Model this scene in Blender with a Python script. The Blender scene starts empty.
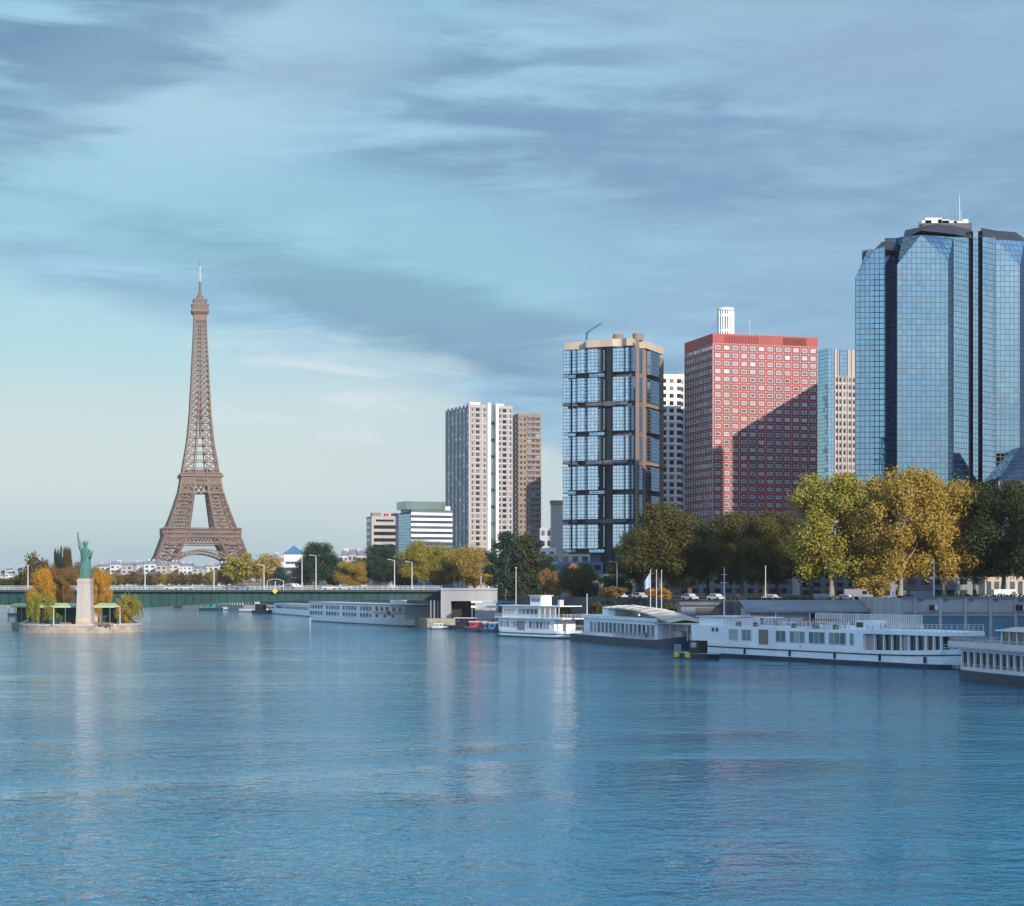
import bpy, math, random
import numpy as np
R = math.radians
random.seed(7); np.random.seed(7)
S = bpy.context.scene
COL = S.collection
F = 1800.0; HZ = 580.0; CH = 14.0          # focal length in px of the 1024 px frame, eye level, eye height in m

# ---------------------------------------------------------------- camera
cd = bpy.data.cameras.new("camera"); cam = bpy.data.objects.new("camera", cd); COL.objects.link(cam)
cam.location = (0, 0, CH); cam.rotation_euler = (R(90), 0, 0)
cd.sensor_fit = 'HORIZONTAL'; cd.sensor_width = 36; cd.lens = 36*F/1024
cd.shift_y = (HZ-453)/1024; cd.clip_start = 1; cd.clip_end = 20000
S.camera = cam
# ---------------------------------------------------------------- view
S.view_settings.view_transform = 'Standard'; S.view_settings.look = 'None'
EXPO = 0.54; S.view_settings.exposure = EXPO; S.view_settings.gamma = 1; S.view_settings.use_curve_mapping = False
S.cycles.max_bounces = 6; S.cycles.diffuse_bounces = 2; S.cycles.glossy_bounces = 4; S.cycles.volume_bounces = 0
S.cycles.transparent_max_bounces = 6; S.cycles.caustics_reflective = False; S.cycles.caustics_refractive = False
S.cycles.use_denoising = True; S.cycles.sample_clamp_indirect = 4
# ---------------------------------------------------------------- sun and sky
SUN_AZ = 30.0      # degrees to the right of straight behind the camera
SUN_EL = 17.0
sx, sy, sz = math.sin(R(SUN_AZ))*math.cos(R(SUN_EL)), -math.cos(R(SUN_AZ))*math.cos(R(SUN_EL)), math.sin(R(SUN_EL))
sd = bpy.data.lights.new("sun", 'SUN'); so = bpy.data.objects.new("sun", sd); COL.objects.link(so)
sd.energy = 3.6; sd.angle = R(0.5); sd.color = (1.0, 0.87, 0.72)
from mathutils import Vector, Matrix
so.rotation_euler = Vector((sx, sy, sz)).to_track_quat('Z', 'Y').to_euler()
so.location = (200, -200, 150)

W = bpy.data.worlds.new("World"); S.world = W; W.use_nodes = True
nt = W.node_tree; N = nt.nodes; L = nt.links
for n in list(N): N.remove(n)
def nd(t, **k):
    n = N.new(t)
    for a, b in k.items(): setattr(n, a, b)
    return n
def val(x): 
    return x
def mth(op, a, b=None, c=None, clamp=False):
    n = nd('ShaderNodeMath', operation=op, use_clamp=clamp)
    for i, v in enumerate((a, b, c)):
        if v is None: continue
        if isinstance(v, (int, float)): n.inputs[i].default_value = v
        else: L.new(v, n.inputs[i])
    return n.outputs[0]
def mixc(f, a, b):
    n = nd('ShaderNodeMix', data_type='RGBA')
    for s, v in ((n.inputs['Factor'], f), (n.inputs[6], a), (n.inputs[7], b)):
        if isinstance(v, (int, float)): s.default_value = v
        elif isinstance(v, tuple): s.default_value = (*v, 1)
        else: L.new(v, s)
    return n.outputs[2]
def smooth(x, a, b):
    n = nd('ShaderNodeMapRange', interpolation_type='SMOOTHSTEP')
    L.new(x, n.inputs['Value']); n.inputs['From Min'].default_value = a; n.inputs['From Max'].default_value = b
    return n.outputs['Result']
sky = nd('ShaderNodeTexSky', sky_type='NISHITA'); sky.sun_disc = False
sky.sun_elevation = R(SUN_EL); sky.sun_rotation = math.pi - R(SUN_AZ)
sky.air_density = 1.0; sky.dust_density = 0.6; sky.ozone_density = 3.0
tc = nd('ShaderNodeTexCoord'); sep = nd('ShaderNodeSeparateXYZ'); L.new(tc.outputs['Generated'], sep.inputs[0])
dx, dy, dz = sep.outputs
az = mth('ARCTAN2', dx, dy)                 # 0 straight ahead, + to the right
el = mth('ARCSINE', dz)
def noise(scale, loc, detail=5, rough=0.55, dist=0.0, tilt=0.0, tscale=1.0):
    m = nd('ShaderNodeMapping', vector_type='POINT'); m.inputs['Rotation'].default_value = (0, tilt, 0)
    m.inputs['Scale'].default_value = scale; m.inputs['Location'].default_value = loc
    L.new(tc.outputs['Generated'], m.inputs[0])
    n = nd('ShaderNodeTexNoise'); n.inputs['Scale'].default_value = tscale; n.inputs['Detail'].default_value = detail
    n.inputs['Roughness'].default_value = rough; n.inputs['Distortion'].default_value = dist
    L.new(m.outputs[0], n.inputs['Vector']); return n.outputs['Fac']
n_big = noise((3.0, 3.0, 9.0), (1.3, 0.2, 0.0), 4, 0.5, 0.4, R(-14))
n_str = noise((5.0, 5.0, 34.0), (4.1, 2.2, 1.0), 6, 0.6, 0.5, R(-13))
n_fine = noise((11.0, 11.0, 60.0), (0.1, 7.2, 3.0), 5, 0.6, 0.8, R(-10))
n_tex = mth('ADD', mth('MULTIPLY', n_str, 0.58), mth('MULTIPLY', n_fine, 0.42))
# lower edge of the cloud sheet, falling to the right
edge = mth('SUBTRACT', mth('SUBTRACT', 0.096, mth('MULTIPLY', az, 0.26)), mth('MULTIPLY', mth('MAXIMUM', mth('ADD', az, 0.03), 0.0), 0.35))
rel = mth('SUBTRACT', el, edge)
rel = mth('ADD', rel, mth('MULTIPLY', mth('SUBTRACT', n_str, 0.5), 0.085))
rel = mth('ADD', rel, mth('MULTIPLY', mth('SUBTRACT', n_big, 0.5), 0.05))
cover = smooth(rel, -0.010, 0.024)
# opening with bright thin cloud at upper left
def blob(a0, e0, ra, re, rot=0.0):
    a = mth('SUBTRACT', az, a0); e = mth('SUBTRACT', el, e0)
    c, s_ = math.cos(rot), math.sin(rot)
    u = mth('ADD', mth('MULTIPLY', a, c), mth('MULTIPLY', e, s_)); v = mth('SUBTRACT', mth('MULTIPLY', e, c), mth('MULTIPLY', a, s_))
    d = mth('ADD', mth('POWER', mth('ABSOLUTE', mth('DIVIDE', u, ra)), 2.0), mth('POWER', mth('ABSOLUTE', mth('DIVIDE', v, re)), 2.0))
    return mth('SUBTRACT', 1.0, smooth(mth('ADD', d, mth('ADD', mth('MULTIPLY', mth('SUBTRACT', n_big, 0.5), 2.0), mth('MULTIPLY', mth('SUBTRACT', n_tex, 0.5), 6.0))), 0.0, 1.5))
light1 = blob(-0.185, 0.245, 0.13, 0.052, R(24))
light2 = blob(-0.17, 0.195, 0.22, 0.042, R(-8))
light3 = blob(0.12, 0.175, 0.34, 0.022, R(-6))
light4 = blob(0.13, 0.300, 0.16, 0.035, R(-15))
dark1 = blob(-0.245, 0.262, 0.14, 0.034, R(32))
dark2 = blob(0.10, 0.235, 0.30, 0.030, R(-8))
dark3 = blob(-0.02, 0.135, 0.26, 0.022, R(-17))
S_ = 10.0/2**EXPO   # world strength is 0.1, so these radiances read as display-linear
def c10(r, g, b):
    f = lambda v: ((v/255+0.055)/1.055)**2.4 if v > 10 else v/255/12.92
    return (f(r)*S_, f(g)*S_, f(b)*S_)
base_c = mixc(smooth(n_tex, 0.40, 0.62), c10(124, 166, 198), c10(160, 206, 230))
base_c = mixc(smooth(az, -0.10, 0.30), base_c, mixc(smooth(n_tex, 0.30, 0.72), c10(132, 170, 204), c10(148, 186, 215)))
base_c = mixc(mth('MULTIPLY', light1, 0.75), base_c, c10(178, 212, 232))
base_c = mixc(mth('MULTIPLY', light2, 0.75), base_c, c10(156, 210, 228))
base_c = mixc(mth('MULTIPLY', light3, 0.40), base_c, c10(146, 190, 216))
base_c = mixc(mth('MULTIPLY', light4, 0.35), base_c, c10(158, 184, 208))
base_c = mixc(mth('MULTIPLY', dark1, 0.6), base_c, c10(100, 138, 172))
base_c = mixc(mth('MULTIPLY', dark2, 0.3), base_c, c10(100, 138, 174))
base_c = mixc(mth('MULTIPLY', dark3, 0.55), base_c, c10(108, 150, 178))
# clear air under the sheet: Nishita tinted by thin high veil
veil = mixc(smooth(el, 0.0, 0.06), c10(150, 184, 204), c10(208, 221, 215))
veil = mixc(smooth(el, 0.075, 0.14), veil, c10(172, 216, 224))
veil = mixc(smooth(az, -0.16, 0.06), veil, c10(198, 212, 216))
veil = mixc(mth('MULTIPLY', smooth(n_fine, 0.46, 0.66), mth('MULTIPLY', smooth(el, 0.05, 0.09), smooth(az, -0.20, -0.13))), veil, c10(218, 228, 230))
clear = mixc(0.82, sky.outputs[0], veil)
front = mixc(cover, clear, base_c)
# overhead and behind the camera the sheet thins out into broken blue
bright = smooth(mth('ADD', dy, mth('MULTIPLY', dz, -0.6)), -0.3, 0.4)
low = mixc(smooth(dx, 0.45, 0.9), c10(196, 216, 232), c10(250, 252, 250))
high = mixc(smooth(n_tex, 0.40, 0.62), mixc(0.6, sky.outputs[0], tuple(1.5*v for v in c10(120, 165, 215))), tuple(1.7*v for v in c10(175, 200, 228)))
back = mixc(smooth(el, -0.02, 0.26), low, high)
final = mixc(bright, back, front)
bg = nd('ShaderNodeBackground'); bg.inputs[1].default_value = 0.1; L.new(final, bg.inputs[0])
wo = nd('ShaderNodeOutputWorld'); L.new(bg.outputs[0], wo.inputs[0])

# ================================================================ helpers
def X(px, D): return (px-512)/F*D
def Z(py, D): return CH + (HZ-py)/F*D
def P(px, py, D): return (X(px, D), D, Z(py, D))
ORD = ['first','second','third','fourth','fifth','sixth','seventh','eighth','ninth','tenth','eleventh','twelfth','thirteenth','fourteenth','fifteenth','sixteenth','seventeenth','eighteenth','nineteenth','twentieth','twenty-first','twenty-second','twenty-third','twenty-fourth','twenty-fifth','twenty-sixth']

class MB:
    def __init__(s): s.v = []; s.f = []; s.m = []; s.uv = {}
    def face(s, pts, mi=0, uv=None):
        b = len(s.v); s.v += [tuple(p) for p in pts]; s.f.append(list(range(b, b+len(pts)))); s.m.append(mi)
        if uv: s.uv[len(s.f)-1] = uv
        return s
    def box(s, x0, y0, z0, x1, y1, z1, mi=0):
        b = len(s.v)
        s.v += [(x0,y0,z0),(x1,y0,z0),(x1,y1,z0),(x0,y1,z0),(x0,y0,z1),(x1,y0,z1),(x1,y1,z1),(x0,y1,z1)]
        for q in ((0,3,2,1),(4,5,6,7),(0,1,5,4),(1,2,6,5),(2,3,7,6),(3,0,4,7)):
            s.f.append([b+i for i in q]); s.m.append(mi)
        return s
    def beam(s, p, q, w, h=None, mi=0):
        p = Vector(p); q = Vector(q); d = q-p
        if d.length < 1e-6: return s
        d.normalize(); up = Vector((0,0,1)) if abs(d.z) < 0.95 else Vector((0,1,0))
        a = d.cross(up).normalized()*(w/2); c = a.cross(d).normalized()*((h or w)/2)
        b = len(s.v)
        for o in (p, q):
            for e in (-a-c, a-c, a+c, -a+c): s.v.append(tuple(o+e))
        for k in ((0,3,2,1),(4,5,6,7),(0,1,5,4),(1,2,6,5),(2,3,7,6),(3,0,4,7)):
            s.f.append([b+i for i in k]); s.m.append(mi)
        return s
    def prism(s, pts, z0, z1, mi=0, top=None, mtop=None, cap=True):
        """pts counter-clockwise; top: other xy points at z1"""
        n = len(pts); b = len(s.v); t = top or pts
        s.v += [(x, y, z0) for x, y in pts] + [(x, y, z1) for x, y in t]
        for i in range(n):
            j = (i+1) % n; s.f.append([b+i, b+j, b+n+j, b+n+i]); s.m.append(mi)
        if cap:
            s.f.append([b+n+i for i in range(n)]); s.m.append(mi if mtop is None else mtop)
            s.f.append([b+i for i in reversed(range(n))]); s.m.append(mi)
        return s
    def tube(s, pts, rad, n=8, mi=0, cap=True):
        """pts: list of points, rad: list or number"""
        pts = [Vector(p) for p in pts]; m = len(pts); rr = rad if isinstance(rad, (list, tuple)) else [rad]*m
        b = len(s.v)
        for k, p in enumerate(pts):
            d = (pts[min(k+1, m-1)]-pts[max(k-1, 0)]).normalized()
            up = Vector((0,1,0)) if abs(d.y) < 0.9 else Vector((1,0,0))
            a = d.cross(up).normalized(); c = d.cross(a).normalized()
            for i in range(n):
                t = 2*math.pi*i/n; s.v.append(tuple(p+a*(math.cos(t)*rr[k])+c*(math.sin(t)*rr[k])))
        for k in range(m-1):
            for i in range(n):
                j = (i+1) % n; s.f.append([b+k*n+i, b+k*n+j, b+(k+1)*n+j, b+(k+1)*n+i]); s.m.append(mi)
        if cap:
            s.f.append([b+i for i in range(n)]); s.m.append(mi)
            s.f.append([b+(m-1)*n+i for i in reversed(range(n))]); s.m.append(mi)
        return s
    def build(s, name, mats, parent=None, smooth=False, fix=True):
        off = Vector((0,0,0)); p = parent
        while p is not None: off += p.location; p = p.parent
        me = bpy.data.meshes.new(name)
        me.from_pydata([(a-off.x, b-off.y, c-off.z) for a, b, c in s.v], [], s.f)
        if not isinstance(mats, (list, tuple)): mats = [mats]
        for m in mats: me.materials.append(m)
        me.polygons.foreach_set('material_index', s.m)
        if smooth: me.polygons.foreach_set('use_smooth', [True]*len(s.f))
        if s.uv:
            ul = me.uv_layers.new(name='UVMap')
            for fi, uv in s.uv.items():
                po = me.polygons[fi]
                for k, li in enumerate(po.loop_indices): ul.data[li].uv = uv[k]
        me.update()
        o = bpy.data.objects.new(name, me); COL.objects.link(o)
        if parent is not None: o.parent = parent
        return o
def tag(o, label=None, cat=None, group=None, kind=None):
    if label: o['label'] = label
    if cat: o['category'] = cat
    if group: o['group'] = group
    if kind: o['kind'] = kind
    return o
def thing(name, label, cat, loc=(0,0,0), group=None):
    o = bpy.data.objects.new(name, None); COL.objects.link(o); o.location = loc; o.empty_display_size = 1
    return tag(o, label, cat, group)
def copy_tree(o, parent=None):
    c = o.copy(); COL.objects.link(c)
    if parent is not None: c.parent = parent
    for ch in list(o.children): copy_tree(ch, c)
    return c

# ================================================================ materials
def lin(r, g, b):
    f = lambda v: ((v/255+0.055)/1.055)**2.4 if v > 10 else v/255/12.92
    return (f(r), f(g), f(b))
MAT = {}
def mat(name, col, rough=0.7, metal=0.0, var=0.15, scale=0.5, spec=0.4, bump=0.0, col2=None, streak=False, rnd=0):
    m = bpy.data.materials.new(name); m.use_nodes = True; t = m.node_tree; p = t.nodes['Principled BSDF']
    p.inputs['Roughness'].default_value = rough; p.inputs['Metallic'].default_value = metal
    p.inputs['Specular IOR Level'].default_value = spec
    co = t.nodes.new('ShaderNodeTexCoord'); no = t.nodes.new('ShaderNodeTexNoise')
    no.inputs['Scale'].default_value = scale; no.inputs['Detail'].default_value = 4
    src = co.outputs['Object']
    if streak:
        mp = t.nodes.new('ShaderNodeMapping'); mp.inputs['Scale'].default_value = (1, 1, 0.15); t.links.new(src, mp.inputs[0]); src = mp.outputs[0]
    t.links.new(src, no.inputs['Vector'])
    rp = t.nodes.new('ShaderNodeMapRange'); rp.inputs['From Min'].default_value = 0.3; rp.inputs['From Max'].default_value = 0.7
    t.links.new(no.outputs['Fac'], rp.inputs['Value'])
    mx = t.nodes.new('ShaderNodeMix'); mx.data_type = 'RGBA'
    mx.inputs[6].default_value = (*[c*(1-var) for c in col], 1)
    mx.inputs[7].default_value = (*(col2 or [min(1, c*(1+var)) for c in col]), 1)
    fac = rp.outputs[0]
    if rnd:      # every pane its own tone: blinds, curtains, rooms behind
        oi = t.nodes.new('ShaderNodeObjectInfo'); ge = t.nodes.new('ShaderNodeNewGeometry')
        ad = t.nodes.new('ShaderNodeMath'); ad.operation = 'ADD'; t.links.new(oi.outputs['Random'], ad.inputs[0]); t.links.new(ge.outputs['Random Per Island'], ad.inputs[1])
        fr = t.nodes.new('ShaderNodeMath'); fr.operation = 'FRACT'; t.links.new(ad.outputs[0], fr.inputs[0])
        pw = t.nodes.new('ShaderNodeMath'); pw.operation = 'POWER'; pw.inputs[1].default_value = rnd; t.links.new(fr.outputs[0], pw.inputs[0]); fac = pw.outputs[0]
    t.links.new(fac, mx.inputs['Factor']); t.links.new(mx.outputs[2], p.inputs['Base Color'])
    if bump:
        bp = t.nodes.new('ShaderNodeBump'); bp.inputs['Strength'].default_value = bump; bp.inputs['Distance'].default_value = 0.1
        t.links.new(no.outputs['Fac'], bp.inputs['Height']); t.links.new(bp.outputs[0], p.inputs['Normal'])
    MAT[name] = m; return m
def leafmat(name, c1, c2, scale=0.35):
    m = bpy.data.materials.new(name); m.use_nodes = True; t = m.node_tree; p = t.nodes['Principled BSDF']
    p.inputs['Roughness'].default_value = 0.75; p.inputs['Specular IOR Level'].default_value = 0.15
    co = t.nodes.new('ShaderNodeTexCoord'); no = t.nodes.new('ShaderNodeTexNoise'); no.inputs['Scale'].default_value = scale; no.inputs['Detail'].default_value = 3
    t.links.new(co.outputs['Object'], no.inputs['Vector'])
    ge = t.nodes.new('ShaderNodeNewGeometry')
    ad = t.nodes.new('ShaderNodeMath'); ad.operation = 'MULTIPLY_ADD'; ad.inputs[1].default_value = 0.45
    t.links.new(ge.outputs['Random Per Island'], ad.inputs[0]); 
    sc = t.nodes.new('ShaderNodeMapRange'); sc.inputs['From Min'].default_value = 0.32; sc.inputs['From Max'].default_value = 0.68; sc.inputs['To Max'].default_value = 0.65
    t.links.new(no.outputs['Fac'], sc.inputs['Value']); t.links.new(sc.outputs[0], ad.inputs[2])
    mx = t.nodes.new('ShaderNodeMix'); mx.data_type = 'RGBA'; mx.inputs[6].default_value = (*c1, 1); mx.inputs[7].default_value = (*c2, 1)
    t.links.new(ad.outputs[0], mx.inputs['Factor']); t.links.new(mx.outputs[2], p.inputs['Base Color'])
    tr = t.nodes.new('ShaderNodeBsdfTranslucent'); t.links.new(mx.outputs[2], tr.inputs[0])
    ms = t.nodes.new('ShaderNodeMixShader'); ms.inputs[0].default_value = 0.25
    t.links.new(p.outputs[0], ms.inputs[1]); t.links.new(tr.outputs[0], ms.inputs[2]); t.links.new(ms.outputs[0], t.nodes['Material Output'].inputs[0])
    return m
def glassgrid(name, tint, du, dv, line=0.10, linecol=(0.01,0.02,0.03), wob=0.02, rough=0.03, metal=1.0, wave=0.0):
    """reflective curtain wall, joints from UVs in metres, every panel a slightly different tilt"""
    m = bpy.data.materials.new(name); m.use_nodes = True; t = m.node_tree; p = t.nodes['Principled BSDF']; LK = t.links
    def M(op, a, b=None):
        n = t.nodes.new('ShaderNodeMath'); n.operation = op
        for i, v in enumerate((a, b)):
            if v is None: continue
            if isinstance(v, (int, float)): n.inputs[i].default_value = v
            else: LK.new(v, n.inputs[i])
        return n.outputs[0]
    uv = t.nodes.new('ShaderNodeUVMap'); uv.uv_map = 'UVMap'
    sp = t.nodes.new('ShaderNodeSeparateXYZ'); LK.new(uv.outputs[0], sp.inputs[0])
    u = M('DIVIDE', sp.outputs[0], du); v = M('DIVIDE', sp.outputs[1], dv)
    lu = M('LESS_THAN', M('FRACT', u), line/du); lv = M('LESS_THAN', M('FRACT', v), line*1.2/dv)
    ln = M('MAXIMUM', lu, lv)
    cb = t.nodes.new('ShaderNodeCombineXYZ'); LK.new(M('FLOOR', u), cb.inputs[0]); LK.new(M('FLOOR', v), cb.inputs[1])
    wn = t.nodes.new('ShaderNodeTexWhiteNoise'); wn.noise_dimensions = '3D'; LK.new(cb.outputs[0], wn.inputs['Vector'])
    mx = t.nodes.new('ShaderNodeMix'); mx.data_type = 'RGBA'
    mx.inputs[6].default_value = (*[c*0.92 for c in tint], 1); mx.inputs[7].default_value = (*[min(1, c*1.06) for c in tint], 1)
    LK.new(wn.outputs['Value'], mx.inputs['Factor'])
    m2 = t.nodes.new('ShaderNodeMix'); m2.data_type = 'RGBA'; m2.inputs[7].default_value = (*linecol, 1)
    LK.new(ln, m2.inputs['Factor']); LK.new(mx.outputs[2], m2.inputs[6]); LK.new(m2.outputs[2], p.inputs['Base Color'])
    LK.new(M('MULTIPLY', M('SUBTRACT', 1.0, ln), metal), p.inputs['Metallic'])
    LK.new(M('ADD', M('MULTIPLY', ln, 0.5), rough), p.inputs['Roughness'])
    ge = t.nodes.new('ShaderNodeNewGeometry')
    vs = t.nodes.new('ShaderNodeVectorMath'); vs.operation = 'SUBTRACT'; LK.new(wn.outputs['Color'], vs.inputs[0]); vs.inputs[1].default_value = (.5,.5,.5)
    sc = t.nodes.new('ShaderNodeVectorMath'); sc.operation = 'SCALE'; LK.new(vs.outputs[0], sc.inputs[0]); sc.inputs['Scale'].default_value = wob
    ad = t.nodes.new('ShaderNodeVectorMath'); ad.operation = 'ADD'; LK.new(ge.outputs['Normal'], ad.inputs[0]); LK.new(sc.outputs[0], ad.inputs[1])
    last = ad.outputs[0]
    if wave:
        no = t.nodes.new('ShaderNodeTexNoise'); no.inputs['Scale'].default_value = 0.22; no.inputs['Detail'].default_value = 2; LK.new(uv.outputs[0], no.inputs['Vector'])
        v2 = t.nodes.new('ShaderNodeVectorMath'); v2.operation = 'SUBTRACT'; LK.new(no.outputs['Color'], v2.inputs[0]); v2.inputs[1].default_value = (.5,.5,.5)
        s2 = t.nodes.new('ShaderNodeVectorMath'); s2.operation = 'SCALE'; LK.new(v2.outputs[0], s2.inputs[0]); s2.inputs['Scale'].default_value = wave
        a2 = t.nodes.new('ShaderNodeVectorMath'); a2.operation = 'ADD'; LK.new(last, a2.inputs[0]); LK.new(s2.outputs[0], a2.inputs[1]); last = a2.outputs[0]
    nm = t.nodes.new('ShaderNodeVectorMath'); nm.operation = 'NORMALIZE'; LK.new(last, nm.inputs[0]); LK.new(nm.outputs[0], p.inputs['Normal'])
    return m

m_white = mat('white_paint', (.84,.85,.86), 0.45, var=.06, scale=.4, streak=True)
m_offwhite = mat('off_white_paint', (.62,.62,.60), 0.5, var=.10, scale=.5, streak=True)
m_cream = mat('cream_render', (.60,.52,.40), 0.8, var=.12, scale=.2, streak=True)
m_tan = mat('tan_concrete', (.50,.41,.31), 0.8, var=.15, scale=.2, streak=True)
m_concrete = mat('grey_concrete', (.33,.34,.36), 0.85, var=.2, scale=.25, bump=.2, streak=True)
m_dconc = mat('dark_concrete', (.10,.11,.13), 0.8, var=.25, scale=.3, streak=True)
m_stone = mat('pale_stone', (.43,.39,.35), 0.85, var=.12, scale=.6, bump=.2, streak=True)
m_quay = mat('quay_stone', (.34,.29,.23), 0.9, var=.3, scale=.5, bump=.3)
m_asphalt = mat('asphalt', (.055,.055,.058), 0.9, var=.25, scale=.3)
m_grassy = mat('ground_soil', (.08,.085,.05), 0.95, var=.3, scale=.05)
m_iron = mat('brown_iron', (.175,.113,.088), 0.6, var=.12, scale=.05)
m_irond = mat('dark_iron', (.12,.09,.085), 0.6, var=.15, scale=.05)
m_copper = mat('green_copper', (.06,.175,.15), 0.7, var=.3, scale=.8, streak=True)
m_gold = mat('gilded_flame', (.75,.55,.2), 0.35, metal=.8, var=.1)
m_green = mat('bridge_green_paint', (.017,.068,.068), 0.5, var=.3, scale=.15, streak=True)
m_dgreen = mat('dark_green_paint', (.02,.06,.05), 0.5, var=.2, scale=.2)
m_palegreen = mat('pale_green_canopy', (.42,.52,.27), 0.6, var=.1, scale=.3)
m_teal = mat('teal_post_paint', (.06,.22,.24), 0.5, var=.1)
m_glass = mat('window_glass', (.05,.09,.13), 0.08, var=.3, spec=1.0, col2=(.34,.34,.33), rnd=4)
m_skyglass = mat('reflecting_glass', (.30,.37,.45), 0.1, metal=.6, var=.3, col2=(.75,.78,.80), rnd=1.5)
m_dglass = mat('dark_glass', (.015,.022,.03), 0.1, var=.3, spec=.8, col2=(.22,.21,.20), rnd=5)
m_tealglass = mat('teal_window_glass', (.06,.17,.21), 0.12, metal=.3, var=.35, spec=.9, col2=(.30,.38,.40), rnd=2)
m_black = mat('black_paint', (.012,.014,.018), 0.5, var=.3)
m_dwall = mat('dark_retaining_wall', (.075,.085,.085), 0.9, var=.4, scale=.3, bump=.3)
m_navy = mat('navy_hull_paint', (.018,.035,.06), 0.45, var=.25, scale=.3)
m_grey = mat('mid_grey_metal', (.22,.24,.27), 0.5, var=.12, scale=.3)
m_lgrey = mat('light_grey_metal', (.45,.47,.50), 0.5, var=.1, scale=.3)
m_pole = mat('galvanised_pole', (.55,.57,.6), 0.45, var=.08)
m_red = mat('red_panel', (.31,.030,.027), 0.5, var=.12, scale=.12)
m_dred = mat('dark_red_panel', (.34,.03,.03), 0.5, var=.15, scale=.3)
m_pinkw = mat('pink_white_grid', (.50,.36,.37), 0.6, var=.08)
m_redc = mat('red_canvas', (.55,.03,.04), 0.7, var=.1)
m_blue = mat('blue_door_paint', (.045,.18,.27), 0.5, var=.15, scale=.5, streak=True)
m_blue2 = mat('blue_facade_panel', (.06,.17,.32), 0.4, var=.15, scale=.2)
m_zinc = mat('zinc_roof', (.16,.19,.24), 0.5, var=.2, scale=.2)
m_slate = mat('slate_roof', (.03,.035,.05), 0.6, var=.2, scale=.2)
m_brown = mat('brown_facade', (.26,.20,.16), 0.8, var=.15, scale=.2, streak=True)
m_pinkc = mat('pinkish_concrete', (.42,.385,.38), 0.8, var=.1, scale=.2, streak=True)
m_bark = mat('bark', (.13,.10,.075), 0.9, var=.35, scale=1.5, bump=.4)
m_pbark = mat('pale_plane_bark', (.30,.27,.20), 0.9, var=.4, scale=.8, bump=.3)
m_yellow = mat('yellow_paint', (.75,.55,.03), 0.5, var=.08)
m_tanroof = mat('tan_roof_membrane', (.50,.44,.36), 0.7, var=.15, scale=.3)
m_wood = mat('varnished_wood', (.28,.13,.06), 0.5, var=.2, scale=.8)
m_rubber = mat('rubber', (.02,.02,.02), 0.9)
m_greenglass = mat('green_glass', (.30,.42,.38), 0.1, metal=.6, var=.15, scale=.1)
lm_gold = leafmat('golden_leaves', (.24,.165,.03), (.60,.43,.09))
lm_ygreen = leafmat('yellow_green_leaves', (.17,.16,.025), (.52,.44,.08))
lm_olive = leafmat('olive_leaves', (.032,.042,.014), (.20,.165,.045))  # olive foliage; on the left quay trees the dark tone also stands for shade
lm_dark = leafmat('dark_green_leaves', (.022,.045,.022), (.115,.13,.04))  # green foliage; on some quay plane trees its darkness also stands for shade
lm_brown = leafmat('bronze_leaves', (.12,.08,.03), (.38,.22,.07))
lm_orange = leafmat('orange_leaves', (.36,.17,.02), (.78,.44,.045))
lm_willow = leafmat('willow_leaves', (.14,.14,.02), (.42,.38,.06))
lm_bluegreen = leafmat('blue_green_leaves', (.02,.05,.035), (.05,.10,.06))
# ================================================================ water and land
def water_material():
    m = bpy.data.materials.new('river_water'); m.use_nodes = True; t = m.node_tree; p = t.nodes['Principled BSDF']; LK = t.links
    p.inputs['Base Color'].default_value = (0.006, 0.175, 0.285, 1); p.inputs['Roughness'].default_value = 0.06
    p.inputs['IOR'].default_value = 1.33; p.inputs['Specular Tint'].default_value = (.42, .80, 1, 1)
    co = t.nodes.new('ShaderNodeTexCoord')
    def nz(sc, rot, s, det=3, dist=0.6):
        mp = t.nodes.new('ShaderNodeMapping'); mp.inputs['Scale'].default_value = sc; mp.inputs['Rotation'].default_value = (0, 0, rot)
        LK.new(co.outputs['Object'], mp.inputs[0])
        n = t.nodes.new('ShaderNodeTexNoise'); n.inputs['Scale'].default_value = s; n.inputs['Detail'].default_value = det; n.inputs['Distortion'].default_value = dist
        LK.new(mp.outputs[0], n.inputs['Vector']); return n.outputs['Fac']
    def M(op, a, b):
        n = t.nodes.new('ShaderNodeMath'); n.operation = op
        for i, v in enumerate((a, b)):
            if isinstance(v, (int, float)): n.inputs[i].default_value = v
            else: LK.new(v, n.inputs[i])
        return n.outputs[0]
    a = nz((0.75, 0.8, 1), R(12), 0.6); b = nz((0.8, 0.8, 1), R(-18), 1.7, 3); c = nz((0.6, 1, 1), R(4), 0.12, 3)
    patch = nz((0.5, 1, 1), R(14), 0.016, 5, 2.0)
    mr = t.nodes.new('ShaderNodeMapRange'); mr.inputs['From Min'].default_value = .36; mr.inputs['From Max'].default_value = .64
    mr.inputs['To Min'].default_value = .35; mr.inputs['To Max'].default_value = 1.5; LK.new(patch, mr.inputs['Value'])
    h = M('ADD', M('ADD', M('MULTIPLY', a, 1.0), M('MULTIPLY', b, 0.6)), M('MULTIPLY', c, 1.0))
    h = M('MULTIPLY', h, mr.outputs[0])
    bp = t.nodes.new('ShaderNodeBump'); bp.inputs['Strength'].default_value = 1.0; bp.inputs['Distance'].default_value = WAVE
    LK.new(h, bp.inputs['Height']); LK.new(bp.outputs[0], p.inputs['Normal'])
    return m
WAVE = 0.20
m_water = water_material()
w = MB().face([(-7000,-400,0),(7000,-400,0),(7000,7500,0),(-7000,7500,0)]).build('river_water', m_water); tag(w, kind='structure')

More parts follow.
